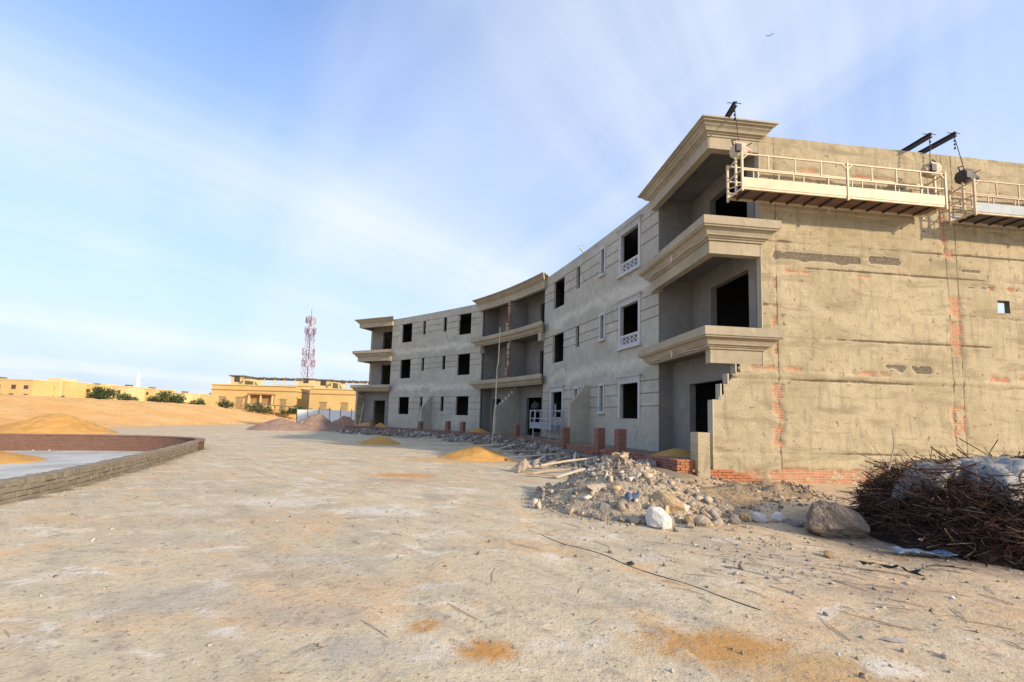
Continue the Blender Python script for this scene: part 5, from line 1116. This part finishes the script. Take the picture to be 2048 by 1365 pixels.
def villa(px0, px1, D, h, label, parts, seed, m='ochre'):
    x0, x1 = at_px(px0, D), at_px(px1, D); w = x1 - x0; root = empty('villa', (x0, D, 0)); tag(root, label, 'villa'); r = random.Random(seed)
    b = MB(); b.box(0, w, 0, 10, 0, h); b.build('wall', M[m], root)
    b = MB(); b.box(-.12, w + .12, -.12, 10.1, h - 1.0, h - .85); b.build('string_course', M['ochre_dark'], root)
    b = MB(); b.box(-.2, w + .2, -.2, .02, h + .002, h + .18); b.build('parapet_cap', M['ochre_pale'], root)
    for (u, z, ww, hh) in parts.get('win', ()): pane(root, w * u, -.02, z, ww, hh, frame=True, m='shutter')
    for (u0, u1, z0, z1) in parts.get('loggia', ()):
        b = MB(); b.box(w * u0, w * u1, -.9, .0, z0 - .15, z0 + .75); b.build('balcony', M['ochre'], root)
        b = MB(); b.box(w * u0 + .1, w * u1 - .1, -.04, .2, z0 + .76, z1); b.build('loggia_opening', M['ochre_dark'], root)
        for x in (w * u0 + .12, w * (u0 + u1) / 2, w * u1 - .12):
            b = MB(); b.box(x - .12, x + .12, -.86, -.62, z0 + .75, z1); b.build('column', M['ochre_pale'], root)
        b = MB(); b.box(w * u0 - .1, w * u1 + .1, -1.05, .0, z1 + .002, z1 + .3); b.build('canopy', M['ochre_dark'], root)
    for (u0, u1, e) in parts.get('pent', ()):
        b = MB(); b.box(w * u0, w * u1, 1.5, 8, h, h + e); b.build('penthouse', M['ochre_pale'], root)
        b = MB(); b.box(w * u0 - .3, w * u1 + .3, 1.2, 8.3, h + e + .002, h + e + .22); b.build('penthouse_roof', M['roof_dark'], root)
        pane(root, w * (u0 + u1) / 2, 1.48, h + .8, 1.1, 1.1)
    for (u0, u1, e) in parts.get('pergola', ()):
        for k in range(6):
            x = w * (u0 + (u1 - u0) * k / 5)
            b = MB(); b.box(x - .09, x + .09, .35, .55, h, h + e); b.build('pergola_post', M['ochre_pale'], root)
        n = int(w * (u1 - u0) / .7)
        for k in range(n):
            x = w * (u0 + (u1 - u0) * (k + .5) / n); b = MB(); b.box(x - .16, x + .16, .1, 5, h + e + .13, h + e + .3 + .05 * (k % 3)); b.build('slat', M['roof_dark'], root)
        b = MB(); b.box(w * u0 - .4, w * u1 + .4, .3, .5, h + e, h + e + .13); b.build('pergola_beam', M['roof_dark'], root)
    return root
villa(424, 592, 86, 6.7, 'ochre villa with rooftop pergola and columned loggia, leftmost of the villas', dict(win=((.14, 2.3, 1.3, 2.0), (.34, 2.3, 1.3, 2.0), (.86, 2.2, 1.2, 1.9)), loggia=((.47, .76, 2.2, 4.9),), pent=((.16, .31, 1.9),), pergola=((.36, .97, 1.4),)), 1)
villa(556, 628, 93, 7.3, 'narrow ochre villa wall set back between the two larger villas', dict(win=((.62, 2.6, 1.2, 1.5), (.88, 2.6, .9, 1.4)), pent=((.45, .9, 1.6),)), 2, 'ochre_pale')
villa(620, 735, 84, 6.3, 'ochre villa with rooftop terrace half hidden by the far balconies', dict(win=((.25, 2.0, 1.3, 1.7), (.62, 2.0, 1.3, 1.7)), pent=((.02, .32, 1.8),), pergola=((.36, .98, 1.5),)), 3)
# lean-to trellis roof in front of the villas
root = empty('trellis_canopy', (at_px(497, 80), 80, 0)); tag(root, 'dark low trellis canopy in front of the leftmost villa', 'canopy')
for k in range(7):
    b = MB(); b.box(k * 1.25, k * 1.25 + .15, 0, .15, 0, 2.9 - k * .05); b.build('post', M['ochre_dark'], root)
for k in range(16):
    b = MB(); b.box(-.3 + k * .52, .05 + k * .52, -.6, 4, 2.95 - k * .02, 3.07 - k * .02); b.build('slat', M['roof_dark'], root)
# telecom mast
def mast():
    D = 130; x = at_px(613, D); root = empty('lattice_mast', (x, D, 0)); tag(root, 'tall red and white lattice telecom mast behind the villas', 'mast')
    mr = simple('faded violet red paint', (.33, .24, .34), (.40, .30, .40), 1, .7, 0, 6); mw = simple('white mast paint', (.56, .55, .62), (.50, .50, .56), 1, .7, 0, 6); H = 31.0; n = 16
    def w(z): return 1.9 - 1.25 * z / H
    for k in range(n):
        z0, z1 = H * k / n, H * (k + 1) / n; b = MB()
        for i in range(4):
            sx, sy = ((-1, -1), (1, -1), (1, 1), (-1, 1))[i]; tx, ty = ((-1, -1), (1, -1), (1, 1), (-1, 1))[(i + 1) % 4]
            b.bar((sx * w(z0), sy * w(z0), z0), (sx * w(z1), sy * w(z1), z1), .15); b.bar((sx * w(z0), sy * w(z0), z0), (tx * w(z1), ty * w(z1), z1), .09); b.bar((tx * w(z0), ty * w(z0), z0), (sx * w(z1), sy * w(z1), z1), .09); b.bar((sx * w(z1), sy * w(z1), z1), (tx * w(z1), ty * w(z1), z1), .09)
        b.build('lattice_section', mr if k % 4 < 2 else mw, root)
    b = MB(); b.bar((0, 0, 0), (0, 0, H), .22); b.build('cable_ladder', M['steel_dark'], root)
    for z, rr in ((H - 1.2, 1.35), (H - 4.5, 1.5), (H - 11, 1.7), (H - 14.5, 1.8)):
        for a in range(5):
            an = a * 1.2566 + z; b = MB(); c, s = math.cos(an) * rr, math.sin(an) * rr; b.box(c - .16, c + .16, s - .12, s + .12, z - 1.0, z + 1.0); b.bar((c, s, z), (c * .3, s * .3, z), .06); b.build('antenna', mw if a % 2 else mr, root)
    b = MB(); b.tube([(0, 0, H), (0, 0, H + 2.2)], .06, 6); b.build('lightning_rod', M['steel_dark'], root)
mast()
# white sheet fence
root = empty('sheet_fence', (-29.5, 60.0, 0)); tag(root, 'white sheet fence behind the gravel piles', 'fence')
for k in range(9):
    b = MB(); b.box(k * 1.5 + .02, k * 1.5 + 1.48, 0, .04, 0, 2.05 + .05 * (k % 2)); b.build('panel', M['white_paint'], root)
    b = MB(); b.box(k * 1.5 - .04, k * 1.5 + .015, -.05, .06, 0, 2.4); b.build('post', M['roof_dark'], root)
def bush(px, D, w, h, z, label, seed, name='bush', n=2600, dense=1.0):
    r = np.random.default_rng(seed); root = empty(name, (at_px(px, D), D, z)); tag(root, label, 'tree' if name == 'tree' else 'bush')
    b = MB()
    for k in range(6):
        a = r.uniform(0, 6.28); b.tube([(0, 0, -.3), (math.cos(a) * w * .12, math.sin(a) * w * .1, h * .3), (math.cos(a) * w * .3, math.sin(a) * w * .25, h * .7)], [.12, .08, .03], 6)
    b.build('trunk', M['bark'], root)
    nc = 26; cc = np.stack([r.uniform(-.5, .5, nc) * w, r.uniform(-.4, .4, nc) * w * .6, r.uniform(.12, .92, nc) * h], 1); cc[:, 2] *= 1 - .45 * (np.abs(cc[:, 0]) / (w * .5)) ** 2; cr = r.uniform(.10, .22, nc) * min(w, h * 1.6)
    k = r.integers(0, nc, n); d = r.normal(0, 1, (n, 3)); d /= np.linalg.norm(d, axis=1)[:, None]; P = cc[k] + d * (cr[k] * r.random(n) ** .4)[:, None]; P[:, 2] = np.maximum(P[:, 2], .05)
    s = r.uniform(.10, .24, n) * (h / 4) ** .5; u = r.normal(0, 1, (n, 3)); u /= np.linalg.norm(u, axis=1)[:, None]; q = np.cross(u, r.normal(0, 1, (n, 3))); q /= np.linalg.norm(q, axis=1)[:, None]
    V = np.stack([P - u * s[:, None], P + q * s[:, None] * .55, P + u * s[:, None], P - q * s[:, None] * .55], 1); Q = np.arange(n * 4).reshape(-1, 4)
    me = bpy.data.meshes.new('crown'); me.vertices.add(n * 4); me.vertices.foreach_set('co', V.ravel()); me.loops.add(n * 4); me.loops.foreach_set('vertex_index', Q.ravel().astype(np.int32)); me.polygons.add(n); me.polygons.foreach_set('loop_start', np.arange(0, n * 4, 4, dtype=np.int32)); me.update(calc_edges=True)
    link('crown', me, M['leaf'], root)
bush(207, 100, 6.4, 4.6, 1.6, 'largest round dark bush on the crest of the desert bank', 1, n=3600)
bush(254, 104, 4.4, 3.2, 1.9, 'small round bush just right of the largest bush', 2)
bush(338, 100, 8.8, 3.9, 1.6, 'long dark hedge-like bush in the middle of the bank crest', 3, n=4200)
bush(396, 100, 3.0, 2.4, 1.9, 'small dark bush left of the villas', 4, n=1500)
bush(130, 96, 3.0, 1.5, 2.4, 'low sparse bush left of the largest bush', 5, n=900)
bush(455, 76, 2.4, 1.6, 1.9, 'dark green shrub at the foot of the leftmost villa', 6, n=900)
bush(520, 78, 4.2, 1.6, 1.5, 'dark shrub under the trellis canopy', 7, n=1200)
bush(598, 80, 5.6, 1.6, 1.3, 'green shrub row below the narrow villa wall', 8, n=1800)
bush(650, 80, 3.6, 1.3, 1.2, 'green shrub above the white sheet fence', 9, n=1300)
